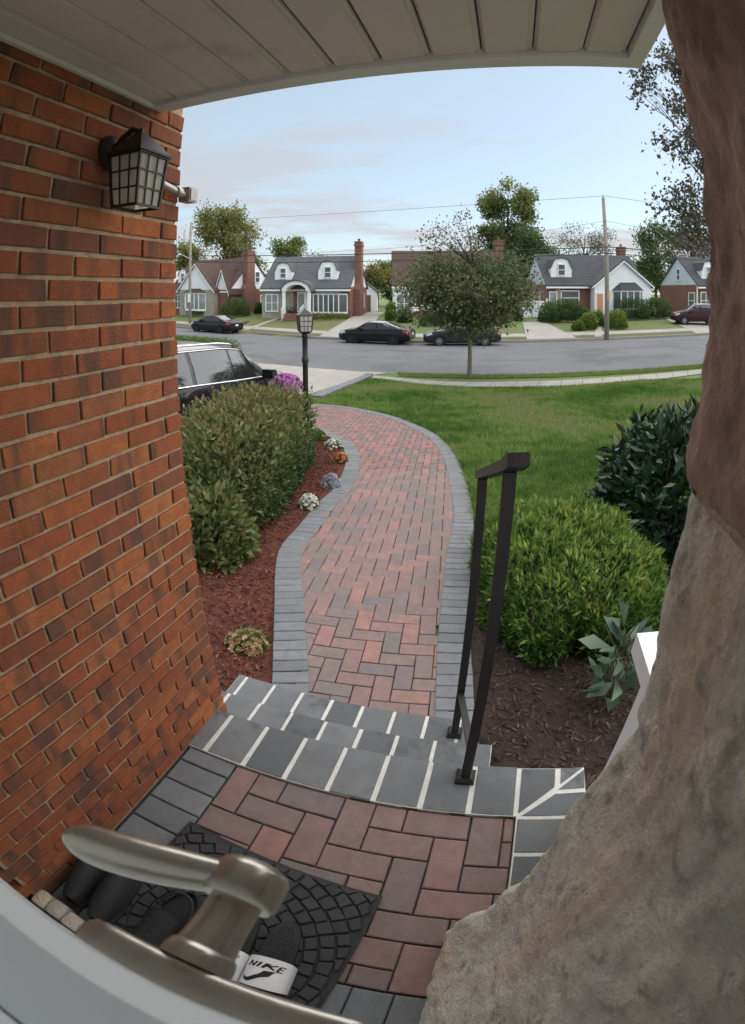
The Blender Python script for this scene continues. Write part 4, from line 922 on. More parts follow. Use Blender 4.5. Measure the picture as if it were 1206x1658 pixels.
# ------------------------------------------------------------------ trees
def make_tree(name, label, base, height, cw, cb, trunk_r, nclump, nleaf, leaf, m, bark='bark', seed=1, cy=None, extra=(), spread=.16, topness=0, flat=.8, group=None, cat='tree', lean=(0, 0), twiggy=0, tone=.45):
    """base point, total height, crown width, crown base height; clumps of leaves in an uneven crown, limbs run out to every clump"""
    rr = random.Random(seed); nr = np.random.RandomState(seed); t = thing(name, label, cat, base, 0, group)
    ch = height-cb; cl = []
    tries = 0
    while len(cl) < nclump and tries < 20000:
        tries += 1
        x, y, z = rr.uniform(-1, 1), rr.uniform(-1, 1), rr.uniform(-1, 1); q = x*x+y*y+z*z
        if q > 1 or q < .18: continue
        wob = 1+.28*noise.noise((x*1.6+seed, y*1.6, z*1.6))
        zz_ = cb+ch*(.5+.5*z*wob)
        wd = cw/2*wob*(1-topness*max(0, z))
        cl.append(Vector((x*wd+lean[0]*(z+1)/2, y*wd+lean[1]*(z+1)/2, zz_)))
    for e in extra: cl.append(Vector(e))
    b = MB(); top = Vector((lean[0]*.5, lean[1]*.5, cb+ch*.72))
    tp = [Vector((0, 0, -.15)), Vector((0, 0, cb*.08)), Vector((0, 0, cb*.55)), Vector((lean[0]*.1, lean[1]*.1, cb)), Vector((lean[0]*.3+rr.uniform(-.1, .1)*cw*.3, lean[1]*.3, cb+ch*.35)), top]
    b.tube(tp, [trunk_r*1.5, trunk_r*1.08, trunk_r*.92, trunk_r*.85, trunk_r*.5, trunk_r*.14], 10)
    for c in cl:
        k = min(max((c.z-cb)/ch*.62+rr.uniform(-.12, .05), .02), .9); zs = cb+ch*k*.72; s = Vector((lean[0]*k*.4, lean[1]*k*.4, zs))
        mid = s.lerp(c, .5)+Vector((rr.uniform(-.08, .08)*cw, rr.uniform(-.08, .08)*cw, rr.uniform(-.02, .08)*ch)); r0 = trunk_r*(.34-.2*k)
        b.tube([s, mid, c], [r0, r0*.55, r0*.16], 5)
        for j in range(3 if not twiggy else twiggy):
            e = c+Vector((rr.gauss(0, 1), rr.gauss(0, 1), rr.gauss(.3, .8)))*cw*spread*.9; b.tube([mid.lerp(c, rr.uniform(.3, .9)), e], [r0*.3, r0*.06], 4)
    b.build('trunk', bark, t, smooth=True)
    wts = np.array([rr.uniform(.5, 1.4) for _ in cl]); wts /= wts.sum(); cnt = nr.multinomial(nleaf, wts); P = []; V = []
    for c, k in zip(cl, cnt):
        g_ = nr.normal(size=(k, 3)); g_ *= (np.abs(g_) < 2.2); s_ = cw*spread*rr.uniform(.7, 1.25)
        P.append(np.array(c)+g_*np.array([s_, s_, s_*flat])); V.append(np.full(k, tone+rr.uniform(-.2, .2))+nr.normal(size=k)*.17)
    P = np.concatenate(P); V = np.concatenate(V); d = nr.normal(size=(len(P), 3)); d[:, 2] -= .3
    leaf_object('crown', P, d, nr.uniform(leaf*.6, leaf*1.3, len(P)), m, t, width=.6, var=V); return t
mp = ground(760, 612)
def zrel(px, py, Y, b0): return at_y(px, py, Y)-Vector(b0)
sprigs = [zrel(x, y, mp.y+dy, mp) for x, y, dy in [(700, 378, .2), (712, 368, -.2), (735, 380, 0), (742, 360, .3), (752, 348, .1), (728, 395, -.3), (760, 388, 0), (715, 392, .2), (690, 385, 0), (770, 400, .3), (745, 400, -.2), (752, 410, .3)]]
make_tree('maple_tree', 'young maple with broad dull green crown on the near verge', mp, zrel(760, 414, mp.y, mp).z, 4.3, zrel(760, 538, mp.y, mp).z, .085, 60, 18000, .135, 'maple_leaf', 'bark_pale', 5, spread=.11, flat=.6, lean=(-.25, 0))
o = [t for t in bpy.data.objects if t.name == 'maple_tree'][0]
b = MB(); P = []
for e in sprigs:
    s = Vector((.1, 0, zrel(760, 430, mp.y, mp).z)); mid = s.lerp(e, .55)+Vector((random.uniform(-.2, .2), 0, .1)); b.tube([s, mid, e, e+Vector((random.uniform(-.15, .15), 0, .28))], [.022, .014, .007, .003], 5)
    P.append(np.array(e)+rs.normal(size=(46, 3))*np.array([.22, .22, .18]))
b.build('branch', 'bark', o, smooth=True); P = np.concatenate(P); leaf_object('top_leaves', P, rs.normal(size=P.shape), rs.uniform(.07, .14, len(P)), 'mauve_leaf', o, width=.6)

def tree_at(name, label, px, Y, ytop, wpx, ybase_crown, m, n, leaf, seed, nclump=40, ground_z=-.85, **k):
    """px: bearing of the trunk; Y: distance; crown from ybase_crown up to ytop, wpx wide (photograph pixels)"""
    p = at_y(px, 470, Y); base = Vector((p.x, Y, ground_z)); sl = math.hypot(p.x, Y)
    top = at_y(px, ytop, Y).z-ground_z; cb = max(at_y(px, ybase_crown, Y).z-ground_z, 1.2); cw = 2*sl*math.tan(R(wpx/PX_DEG/2))
    return make_tree(name, label, base, top, cw, cb, max(.12, cw*.03), nclump, n, leaf, m, seed=seed, **k)
tree_at('oak_tree', 'large oak with thinning yellow and orange leaves behind the leftmost house', 368, 64, 338, 110, 418, 'oak_leaf', 9000, .36, 3, 44, spread=.085, twiggy=5)
tree_at('round_tree', 'small rounded green tree behind the left end of the grey roof', 468, 72, 384, 52, 420, 'green_leaf', 4200, .36, 9, 22, spread=.12)
tree_at('tall_tree', 'tall narrow pale green tree rising behind the brown roofed house', 818, 56, 282, 92, 405, 'green_leaf', 12500, .33, 14, 36, spread=.085, twiggy=5, lean=(1.2, 0))
tree_at('dark_tree', 'dense dark green tree mass right of the brown roofed house', 852, 52, 366, 84, 505, 'deep_leaf', 13000, .30, 21, 50, spread=.12)
tree_at('dark_tree', 'dark green tree below the tall pale tree, behind the brick chimney', 800, 58, 372, 84, 470, 'deep_leaf', 7000, .33, 22, 34, spread=.12)
tree_at('bare_tree', 'pale half bare tree behind the dark roof and front gable', 948, 62, 361, 92, 440, 'mauve_leaf', 2600, .26, 25, 34, spread=.09, twiggy=8)
tree_at('dark_tree', 'dark tree between the two right hand chimneys and roofs', 1062, 60, 358, 76, 470, 'deep_leaf', 6500, .36, 31, 34, spread=.11)
tree_at('dark_tree', 'dark brownish tree behind the rightmost roof', 1118, 62, 345, 84, 470, 'brown_leaf', 6000, .36, 33, 34, spread=.11, twiggy=5)
tree_at('small_tree', 'small yellowing tree in the gap left of the brown roofed house', 612, 66, 428, 46, 470, 'oak_leaf', 3200, .34, 37, 16, spread=.13)
tree_at('round_tree', 'green tree top behind the left pole and brick wall', 300, 58, 395, 60, 440, 'oak_leaf', 3500, .34, 41, 20, spread=.12)
for px, Y, yt, w_, yb, m, nm, lab, sd in [(598, 78, 436, 40, 492, 'green_leaf', 'round_tree', 'rounded green tree far behind the small white garage', 61), (640, 74, 426, 50, 490, 'deep_leaf', 'dark_tree', 'dark tree top behind the left end of the wide brown roof', 62), (1046, 70, 420, 50, 490, 'green_leaf', 'round_tree', 'green tree in the gap between the two dark roofs', 63),
        (405, 74, 412, 56, 490, 'green_leaf', 'round_tree', 'green tree in the gap between leftmost house and grey roofed house', 64), (880, 76, 392, 80, 490, 'deep_leaf', 'dark_tree', 'dark tree behind the left gable of the dark roofed house', 65), (1150, 72, 392, 80, 490, 'deep_leaf', 'dark_tree', 'dark tree behind the ridge of the rightmost house', 66), (720, 80, 420, 120, 490, 'deep_leaf', 'dark_tree', 'wide dark tree behind the middle of the brown roof', 67), (520, 80, 430, 130, 490, 'deep_leaf', 'dark_tree', 'wide dark tree hidden behind the grey roofed house', 68), (985, 80, 430, 120, 490, 'deep_leaf', 'dark_tree', 'wide dark tree low behind the front gable', 69)]:
    tree_at(nm, lab, px, Y, yt, w_, yb, m, 4200, .42, sd, 26, spread=.13)
rt = make_tree('street_tree', 'tall dark tree overhanging from the right above the last house', Vector((15.2, 15.2, -1.6)), 13.6, 7.6, 3.6, .24, 58, 8200, .22, 'brown_leaf', seed=52, lean=(-2.2, 0), spread=.06, twiggy=6, tone=.4)

# ------------------------------------------------------------------ houses across the street
def window(parent, u, z, wd, ht, v=0, side=0, cols=1, rows_=2, pane='pane', fw=.09, name='window'):
    """side 0: on a wall facing -y at depth v; side 1 / -1: on a wall facing +x / -x at x = v (u runs along y)"""
    def T(a, d, zz_): return (a, v-d, zz_) if side == 0 else ((v+d*side), a, zz_)
    def bx(b, a0, a1, d0, d1, z0, z1):
        p, q = T(a0, d0, z0), T(a1, d1, z1); b.box(min(p[0], q[0]), max(p[0], q[0]), min(p[1], q[1]), max(p[1], q[1]), z0, z1)
    b = MB(); a0, a1, z0, z1 = u-wd/2, u+wd/2, z-ht/2, z+ht/2
    bx(b, a0-fw, a0, .004, .09, z0-fw, z1+fw); bx(b, a1, a1+fw, .004, .09, z0-fw, z1+fw); bx(b, a0, a1, .004, .09, z1, z1+fw); bx(b, a0, a1, .004, .10, z0-fw, z0)
    for i in range(1, cols): c = a0+wd*i/cols; bx(b, c-.035, c+.035, .02, .07, z0, z1)
    for i in range(1, rows_): c = z0+ht*i/rows_; bx(b, a0, a1, .022, .068, c-.03, c+.03)
    f = b.build(name, 'siding', parent)
    b = MB(); bx(b, a0, a1, .003, .03, z0, z1); b.build('pane', pane, f); return f
def gable_house(name, label, c, rz, W, D, eave, ridge, roof, front, gable, base=-.3, over=.28):
    t = thing(name, label, 'house', c, rz); h = W/2
    b = MB(); b.box(-h, h, 0, D, base, eave); b.build('wall', front, t)
    for s in (-1, 1):
        b = MB(); x = s*h; b.prism([(0.0, eave+.001), (D, eave+.001), (D/2, ridge-.06)], min(x-.15*s, x+.002*s), max(x-.15*s, x+.002*s), 'x'); b.build('gable_wall', gable, t)
        k = MB(); z = eave+.1
        while z < ridge-.5:
            q = (z-eave)/(ridge-eave)*D/2; k.box(min(x+.003*s, x+.022*s), max(x+.003*s, x+.022*s), q+.08, D-q-.08, z, z+.03); z += .22
        k.build('siding_board', gable, t)['kind'] = 'stuff'
    rise = (ridge-eave)/(D/2)
    for s in (-1, 1):
        y0, z0 = (-over, eave-over*rise) if s < 0 else (D+over, eave-over*rise)
        b = MB(); n = math.hypot(1, rise); dy, dz = (-rise/n*.12*s*-1, 1/n*.12)
        b.prism([(y0, z0), (D/2, ridge), (D/2, ridge+.13), (y0, z0+.13)], -h-.12, h+.12, 'x'); r_ = b.build('roof', roof, t)
        k = MB(); m_ = 11                            # courses of shingles, each lapping the next
        for i in range(m_):
            a, e = i/m_, (i+1)/m_; ya, za, yb, zb_ = y0+(D/2-y0)*a, z0+(ridge-z0)*a+.131, y0+(D/2-y0)*e, z0+(ridge-z0)*e+.131
            k.prism([(ya, za+.02), (ya, za), (yb, zb_), (yb, zb_+.006)], -h-.13, h+.13, 'x')
        k.build('shingle_courses', roof, r_)['kind'] = 'stuff'
    b = MB(); b.box(-h-.13, h+.13, -over-.05, -over+.05, eave-over*rise-.16, eave-over*rise-.002); b.build('gutter', 'siding', t)
    b = MB(); b.box(-h-.02, h+.02, -.03, -.003, eave-.32, eave-.16); b.build('frieze_board', 'siding', t)
    return t
def dormer(t, u, D, eave, ridge, wd, zbot, ht, gable='siding', roofm='roof_grey', pane='pane'):
    rise = (ridge-eave)/(D/2); y0 = (zbot-eave)/rise-.02; h = wd/2
    b = MB(); yb = y0+ht/rise+.8
    prof = [(u-h, zbot), (u+h, zbot), (u+h*1.0, zbot+ht*.55), (u+h*.62, zbot+ht*.92), (u, zbot+ht), (u-h*.62, zbot+ht*.92), (u-h*1.0, zbot+ht*.55)]
    b.prism(prof, y0, yb, 'y'); d = b.build('dormer', gable, t)
    o_ = [(u+h*1.08, zbot+ht*.5), (u+h*.67, zbot+ht*.95), (u, zbot+ht*1.05), (u-h*.67, zbot+ht*.95), (u-h*1.08, zbot+ht*.5)]
    i_ = [(u-h*1.01, zbot+ht*.5), (u-h*.63, zbot+ht*.925), (u, zbot+ht*1.005), (u+h*.63, zbot+ht*.925), (u+h*1.01, zbot+ht*.5)]
    b = MB(); b.prism(o_+i_, y0-.1, yb, 'y'); b.build('dormer_roof', roofm, d)
    window(t, u, zbot+ht*.42, wd*.30, ht*.5, y0-.002, 0, 1, 2, pane, fw=.07)
def chimney(t, x0, x1, y0, y1, z0, z1, sh=None):
    b = MB(); b.box(x0, x1, y0, y1, z0, z1); b.box(x0-.06, x1+.06, y0-.06, y1+.06, z1-.35, z1-.12); b.box(x0-.03, x1+.03, y0-.03, y1+.03, z1+.001, z1+.12)
    if sh: b.prism([(y0-.35, z0), (y1+.35, z0), (y1+.35, sh), (y1-.001, sh+.5), (y0+.001, sh+.5), (y0-.35, sh)], x0+.02, x1-.02, 'x')
    c = b.build('chimney', 'far_brick', t)
    b = MB(); b.lathe([(.12, z1+.121), (.12, z1+.35), (.15, z1+.36), (.15, z1+.4)], 10, mx=Matrix.Translation(((x0+x1)/2, (y0+y1)/2, 0))); b.build('flue', 'far_brick', c)
def front_gable(t, u0, u1, eave, apex, y0, depth, gable, roofm, wallm, base=-.3):
    m_ = (u0+u1)/2
    b = MB(); b.box(u0+.1, u1-.1, y0, depth, base, eave); b.build('wing_wall', wallm, t)
    b = MB(); b.prism([(u0+.06, eave+.001), (u1-.06, eave+.001), (m_, apex-.05)], y0-.012, depth, 'y'); g_ = b.build('front_gable', gable, t)
    k = MB(); z = eave+.08
    while z < apex-.35:
        q = (z-eave)/(apex-eave)*(u1-u0)/2+.14; k.box(u0+q, u1-q, y0-.035, y0-.013, z, z+.028); z += .2
    k.build('siding_board', gable, g_)['kind'] = 'stuff'
    for s in (-1, 1):
        e = u0 if s < 0 else u1; sl = (apex-eave)/((u1-u0)/2); eo = e+s*.22
        b = MB(); b.prism([(eo, eave-.22*sl), (m_, apex), (m_, apex+.13), (eo, eave-.22*sl+.13)], y0-.22, depth+1.6, 'y'); b.build('wing_roof', roofm, t)
        b = MB(); b.prism([(eo, eave-.22*sl-.14), (m_, apex-.14), (m_, apex-.002), (eo, eave-.22*sl-.002)], y0-.25, y0-.20, 'y'); b.build('bargeboard', 'siding', t)
def bow(t, u, z, wd, ht, y, cols, roofm, proj=.45, pane='pane_curtain', hip=.45):
    """shallow bow window under its own small hip roof"""
    b = MB(); a = wd/2; k = a*.62
    P = [(-a, 0), (-k, -proj), (k, -proj), (a, 0)]
    b.prism([(u+p, y+q) for p, q in P], z-ht/2-.18, z-ht/2, 'z'); b.prism([(u+p, y+q) for p, q in P], z+ht/2, z+ht/2+.14, 'z')
    pts = [(u-a+.03, y), (u-k, y-proj+.02)]+[(u-k+2*k*i/cols, y-proj+.02) for i in range(1, cols)]+[(u+k, y-proj+.02), (u+a-.03, y)]
    for p in pts: b.box(p[0]-.045, p[0]+.045, p[1]-.03, p[1]+.03, z-ht/2, z+ht/2)
    f = b.build('bow_window', 'siding', t)
    b = MB(); b.prism([(u-a+.04, y), (u-k, y-proj+.05), (u+k, y-proj+.05), (u+a-.04, y)], z-ht/2+.002, z+ht/2-.002, 'z'); b.build('pane', pane, f)
    b = MB(); e = .12; b.add([(u-a-e, y, z+ht/2+.142), (u-k-e, y-proj-e, z+ht/2+.142), (u+k+e, y-proj-e, z+ht/2+.142), (u+a+e, y, z+ht/2+.142), (u-k*.8, y, z+ht/2+.14+hip), (u+k*.8, y, z+ht/2+.14+hip)], [(0,1,4), (1,2,5,4), (2,3,5), (3,0,4,5), (3,2,1,0)]); b.build('bow_roof', roofm, f)
def place(px, Y): p = at_y(px, 470, Y); return Vector((p.x, Y, -.85))
# house with the arched portico and bow window
hB = gable_house('house', 'brick house with grey roof, two white dormers and arched portico', place(493, 45), R(-11), 8.7, 7.6, 2.75, 5.75, 'roof_grey', 'far_brick', 'siding')
dormer(hB, -2.45, 7.6, 2.75, 5.75, 1.75, 3.35, 1.75); dormer(hB, 2.05, 7.6, 2.75, 5.75, 1.9, 3.35, 1.85)
chimney(hB, 4.36, 5.0, 1.9, 2.9, -.3, 7.0, 2.6)
b = MB(); b.box(-4.353, -1.1, -.022, -.004, -.3, 2.4); b.build('stone_facing', 'far_stone', hB)
window(hB, -3.3, 1.25, 1.15, 1.5, -.022, 0, 2, 2, 'pane_curtain'); bow(hB, 2.2, 1.25, 3.9, 1.55, 0, 5, 'roof_grey', .42, 'pane', .25)
window(hB, 5.6, 1.4, .8, 1.35, 4.35, 1, 1, 2, 'pane_curtain'); window(hB, 4.3, 4.0, .6, 1.0, 4.352, 1)
b = MB(); b.box(.25-.95, .25+.05, -.05, -.004, .35, 2.3); d_ = b.build('front_door', 'siding', hB); b = MB(); b.box(-.6, -.05, -.09, -.051, .6, 2.15); b.build('pane', 'pane_curtain', d_); b = MB(); b.box(-.09, -.055, -.13, -.091, 1.2, 1.32); b.build('handle', 'black_metal', d_)
b = MB(); ar = [(-1.75+1.42*1+1.42*math.cos(a)-.0, 2.35+.95*math.sin(a)) for a in np.linspace(math.pi, 0, 15)]; ai = [(-1.75+1.42+1.0*math.cos(a), 2.35+.62*math.sin(a)) for a in np.linspace(0, math.pi, 15)]
b.prism(ar+ai, -1.5, -.03, 'y'); po = b.build('portico_arch', 'siding', hB)
b = MB(); b.prism([(-.33+1.52*math.cos(a), 2.37+1.05*math.sin(a)) for a in np.linspace(math.pi, 0, 15)]+[(-.33+1.43*math.cos(a), 2.37+.96*math.sin(a)) for a in np.linspace(0, math.pi, 15)], -1.62, .4, 'y'); b.build('arch_roof', 'roof_grey', po)
for x in (-1.55, .9):
    b = MB(); b.box(x-.12, x+.12, -1.45, -1.2, .3, 2.36); b.build('column', 'siding', hB)
b = MB(); b.box(-1.8, 1.1, -1.55, -.003, -.3, .3); b.build('porch_slab', 'far_brick', hB)
for i in range(3): b = MB(); b.box(-1.3, .3, -1.55-.3*(i+1), -1.552-.3*i, -.3, .15-.15*i); b.build('step', 'far_brick', hB)
for x in (-1.4, .4):
    b = MB(); b.bar((x, -1.5, 1.15), (x, -2.4, .75), .05, .05)
    for k in range(5): b.bar((x, -1.5-.22*k, -.3), (x, -1.5-.22*k, 1.15-.098*k), .035, .035)
    b.build('step_rail', 'siding', hB)
# leftmost house
hA = gable_house('house', 'brick house with brown roof, white front gable and side chimney, leftmost', place(322, 50.5), R(-24), 9.2, 7.6, 2.6, 5.9, 'roof_brown', 'far_brick', 'siding')
front_gable(hA, -2.2, 3.2, 2.5, 5.3, -1.0, 2, 'siding', 'roof_brown', 'far_stone'); bow(hA, .4, 1.25, 3.2, 1.6, -1.0, 3, 'roof_brown', .5)
front_gable(hA, 2.9, 4.6, 2.5, 4.6, -.3, 1.5, 'siding', 'roof_brown', 'far_brick')
chimney(hA, 4.61, 5.3, 2.0, 3.3, -.3, 6.6, 2.6); window(hA, 4.6, 3.9, .7, 1.1, 4.6, 1); window(hA, 5.6, 1.2, .8, 1.3, 4.6, 1, 1, 2, 'pane_curtain'); window(hA, -3.4, 1.2, 1.0, 1.4, 0, 0, 2, 2); dormer(hA, -3.3, 7.6, 2.6, 5.9, 1.6, 3.2, 1.7, 'siding', 'roof_brown')
# house behind the young maple
hC = gable_house('house', 'house with wide brown roof standing behind the young maple', place(731, 43.5), R(-2), 10.6, 8.0, 3.0, 6.2, 'roof_brown', 'siding', 'siding')
window(hC, -4.3, 1.25, 1.3, 1.5, 0, 0, 2, 2, 'pane_curtain'); window(hC, 2.4, 1.3, 2.2, 1.4, 0, 0, 3, 1, 'pane_curtain'); window(hC, -1.2, 1.3, 1.2, 1.4, 0, 0, 2, 2)
chimney(hC, 4.35, 5.15, 1.1, 1.95, 2.9, 7.05); b = MB(); b.box(-5.29, -1.8, -.022, -.004, -.3, .55); b.build('brick_skirt', 'far_brick', hC); b = MB(); b.box(3.9, 5.29, -.022, -.004, -.3, 2.6); b.build('brick_facing', 'far_brick', hC)
b = MB(); b.box(.1, 1.05, -.05, -.003, .1, 2.2); d_ = b.build('front_door', 'siding', hC); b = MB(); b.box(.3, .85, -.08, -.051, 1.1, 2.0); b.build('pane', 'pane', d_)
# house with dark roof and front gable
hD = gable_house('house', 'brick house with dark roof, one white dormer and white front gable', place(968, 42), R(-3), 10.4, 7.6, 3.0, 5.9, 'roof_dark', 'far_brick', 'siding_blue')
dormer(hD, -3.5, 7.6, 3.0, 5.9, 2.1, 3.55, 1.9, 'siding', 'roof_dark'); front_gable(hD, -.9, 5.4, 2.9, 5.2, -1.0, 2.2, 'siding', 'roof_dark', 'siding')
bow(hD, 2.75, 1.55, 3.3, 1.5, -1.0, 3, 'roof_dark', .6, 'pane', .75); chimney(hD, 4.5, 5.3, 4.4, 5.2, 3.0, 6.9)
window(hD, -2.9, 1.75, 1.7, 1.2, 0, 0, 1, 2); window(hD, -4.6, 1.6, .6, 1.3, 0, 0, 1, 1, 'pane_curtain'); b = MB(); b.box(-4.3, -3.85, -.025, -.004, -.3, 2.6); b.build('stone_facing', 'far_stone', hD)
for y in (2.2, 4.0): window(hD, y, 1.4, .4, 1.6, -5.2, -1, 1, 1, 'pane_curtain')
window(hD, 3.8, 4.1, .5, 1.0, -5.203, -1)
b = MB(); b.box(-.75, .25, -1.05, -1.003, .1, 2.3); d_ = b.build('front_door', 'siding', hD); b = MB(); b.box(-.55, .05, -1.08, -1.051, .5, 2.15); b.build('pane', 'orange_paper', d_)
# rightmost house
hE = gable_house('house', 'brick house with white side gable and dormer, rightmost behind the maroon car', place(1191, 40.5), R(-2), 10.8, 7.6, 3.0, 5.9, 'roof_dark', 'far_brick', 'siding_blue')
dormer(hE, -3.4, 7.6, 3.0, 5.9, 1.9, 3.5, 1.9, 'siding', 'roof_dark'); front_gable(hE, .4, 5.0, 2.9, 5.0, -1.0, 2, 'siding', 'roof_dark', 'siding')
window(hE, 1.0, 1.4, 1.0, 1.5, -5.4, -1); window(hE, 3.6, 4.1, .6, 1.1, -5.403, -1); window(hE, -4.3, 1.4, 1.3, 1.6, 0, 0, 2, 2); window(hE, -.9, 1.4, .9, 1.5, 0, 0, 1, 2); window(hE, 2.6, 1.4, 1.6, 1.4, -1.0, 0, 2, 2)
b = MB(); b.box(-5.5, -5.41, -.05, .05, -.3, 2.9); b.build('downpipe', 'siding', hE)
# small garage in the gap
hG = gable_house('garage', 'small white gabled garage at the end of the far driveway', place(611, 58), R(88), 5.0, 4.2, 2.3, 3.9, 'roof_grey', 'siding', 'siding')
b = MB(); b.box(-2.55, -2.503, .7, 3.5, -.3, 1.9); b.build('garage_door', 'far_brick', hG)
# white gate beside the brown-roofed house
gt = thing('white_gate', 'white vinyl double gate closing the driveway', 'gate', place(861, 41.6), R(-2))
for x0, x1 in ((-1.3, -.03), (.03, 1.3)):
    n_ = 6
    for i in range(n_): b = MB(); a = x0+(x1-x0)*i/n_; b.box(a+.005, a+(x1-x0)/n_-.005, -.02, .02, .02, 1.5); b.build('board', 'siding', gt)
    for za, zb in ((1.3, 1.42), (.12, .24)): b = MB(); b.box(x0, x1, -.04, -.021, za, zb); b.build('gate_rail', 'siding', gt)
for x in (-1.42, 1.42): b = MB(); b.box(x-.08, x+.08, -.08, .08, -.3, 1.7); b.build('post', 'siding', gt)

# shrubs on the far lawns
def far_shrub(px, py, wpx, hpx, m, label, name='shrub', boxy=2.4, n=900, leaf=.2, Y=None, dep=1.0, group='shrubs before the far houses'):
    p = ground(px, py) if Y is None else Vector((at_y(px, 470, Y).x, Y, H(at_y(px, 470, Y).x, Y))); sl = math.hypot(p.x, p.y); wd = sl*R(wpx/PX_DEG); hh = sl*R(hpx/PX_DEG)
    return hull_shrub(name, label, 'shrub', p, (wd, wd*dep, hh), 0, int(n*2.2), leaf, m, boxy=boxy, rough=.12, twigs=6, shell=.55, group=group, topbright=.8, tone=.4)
for a in [(328, 511, 34, 26, 'lime_leaf', 'bright green loose shrub before the leftmost house', 'shrub', 2.4, 900), (306, 506, 20, 22, 'shrub_leaf', 'dark round shrub behind the parked car and pole', 'shrub', 2.4, 700),
          (381, 512, 46, 28, 'shrub_leaf', 'wide dark green shrub below the leftmost brick chimney', 'shrub', 2.4, 1200), (348, 507, 18, 16, 'deep_leaf', 'small dark shrub by the white bay window', 'shrub', 2.4, 500),
          (419, 508, 13, 18, 'deep_leaf', 'dark cone shrub left of the grey stone wall window', 'cone_shrub', 2.2, 500), (436, 508, 14, 19, 'deep_leaf', 'dark cone shrub beside the portico steps', 'cone_shrub', 2.2, 500),
          (478, 513, 44, 24, 'deep_leaf', 'purplish dark spreading shrub right of the portico', 'shrub', 2.4, 1100), (524, 511, 12, 18, 'shrub_leaf', 'narrow cone shrub under the left half of the bow window', 'cone_shrub', 2.0, 450), (551, 511, 14, 20, 'shrub_leaf', 'narrow cone shrub under the right end of the bow window', 'cone_shrub', 2.0, 450),
          (535, 515, 60, 7, 'oak_leaf', 'low yellowing row of plants along the brick wall', 'low_planting', 5, 700),
          (633, 519, 15, 28, 'lime_leaf', 'upright green shrub at the corner of the brown roofed house', 'shrub', 4, 700), (655, 522, 22, 22, 'deep_leaf', 'dark shrub behind the parked black coupe', 'shrub', 2.4, 700), (660, 506, 8, 10, 'petal_yellow', 'small yellow flowering bush in front of the white wall', 'shrub', 2.4, 250), (700, 527, 40, 20, 'shrub_leaf', 'green shrub behind the young maple trunk, left', 'shrub', 2.4, 700), (800, 522, 44, 20, 'shrub_leaf', 'green shrub right of the young maple trunk', 'shrub', 2.4, 700), (838, 520, 12, 18, 'deep_leaf', 'small black green bush left of the white gate', 'shrub', 2.4, 400),
          (888, 522, 30, 32, 'shrub_leaf', 'mid green shrub right of the white gate', 'shrub', 2.6, 1000), (918, 520, 44, 33, 'deep_leaf', 'large clipped dark shrub under the dark roof window', 'shrub', 4.5, 1700), (944, 506, 30, 42, 'lime_leaf', 'round light green shrub near the front door', 'shrub', 2.3, 1100), (945, 519, 20, 18, 'shrub_leaf', 'low shrub left of the door walk', 'shrub', 2.4, 500),
          (936, 535, 18, 14, 'lime_leaf', 'small clipped ball shrub, leftmost by the walk', 'ball_shrub', 2.6, 500), (952, 533, 24, 24, 'lime_leaf', 'clipped ball shrub between the small ball and the walk', 'ball_shrub', 2.8, 800), (966, 528, 22, 24, 'lime_leaf', 'clipped shrub behind the utility pole', 'ball_shrub', 3, 700), (997, 532, 30, 26, 'lime_leaf', 'clipped square shrub right of the utility pole', 'ball_shrub', 4.5, 1000),
          (1020, 516, 50, 29, 'deep_leaf', 'tall clipped hedge block before the white front gable', 'clipped_hedge', 6, 2200), (1062, 515, 40, 29, 'deep_leaf', 'clipped hedge block at the right end of the front gable house', 'clipped_hedge', 5, 1700), (1130, 492, 14, 16, 'shrub_leaf', 'small round shrub against the rightmost brick house', 'shrub', 2.2, 400)]:
    far_shrub(*a)

# ------------------------------------------------------------------ utility poles and wires
def pole(px, py, ytop, label, r=.16, extras=None, lean=0):
    p = ground(px, py); h = at_y(px-5*lean, ytop, p.y).z-p.z; t = thing('utility_pole', label, 'utility pole', p)
    b = MB(); b.tube([(0, 0, -.2), (-.04*lean, 0, h*.5), (-.12*lean, 0, h)], [r*1.1, r*.95, r*.75], 12); b.build('shaft', 'pole_wood', t, smooth=True); return t, p, h
pR, qR, hR = pole(982, 547, 320, 'bare wooden utility pole on the verge before the dark roofed house', lean=1)
pL, qL, hL = pole(308, 524, 360, 'utility pole carrying a grey transformer at the brick wall edge', .14)
b = MB(); b.lathe([(.0, 0), (.26, 0), (.26, .95), (.2, 1.02), (0, 1.04)], 14, mx=Matrix.Translation((-.45, -.1, hL-1.9))); b.bar((-.2, -.1, hL-1.6), (0, 0, hL-1.6), .08, .08); b.build('transformer', 'transformer', pL, angle=40)
b = MB(); b.bar((-.0, -.3, hL-3.4), (-.9, -.3, hL-3.0), .06, .06); b.lathe([(.05, 0), (.16, -.1), (.16, -.16), (0, -.18)], 10, mx=Matrix.Translation((-1.0, -.3, hL-2.95))); b.build('lamp_arm', 'transformer', pL)
b = MB(); b.box(-.12, .12, -.28, -.17, 2.0, 2.8); b.build('meter_box', 'plate_white', pL)
b = MB(); b.lathe([(.04, hR), (.05, hR+.1), (.03, hR+.2)], 8, mx=Matrix.Translation((-.12, 0, 0))); b.build('insulator', 'transformer', pR)
b = MB(); b.box(-.1, .1, -.2, -.165, 2.6, 3.2); b.build('pole_tag', 'orange_paper', pR)
AL, AR_ = Vector(qL), Vector(qR)
def wire(p0, p1, sag, r, label):
    pts = [p0.lerp(p1, i/30)-Vector((0, 0, sag*4*(i/30)*(1-i/30))) for i in range(31)]
    b = MB(); b.tube(pts, r, 5); tag(b.build('power_line', 'wire', smooth=True), label, 'power line', 'overhead lines along the street')
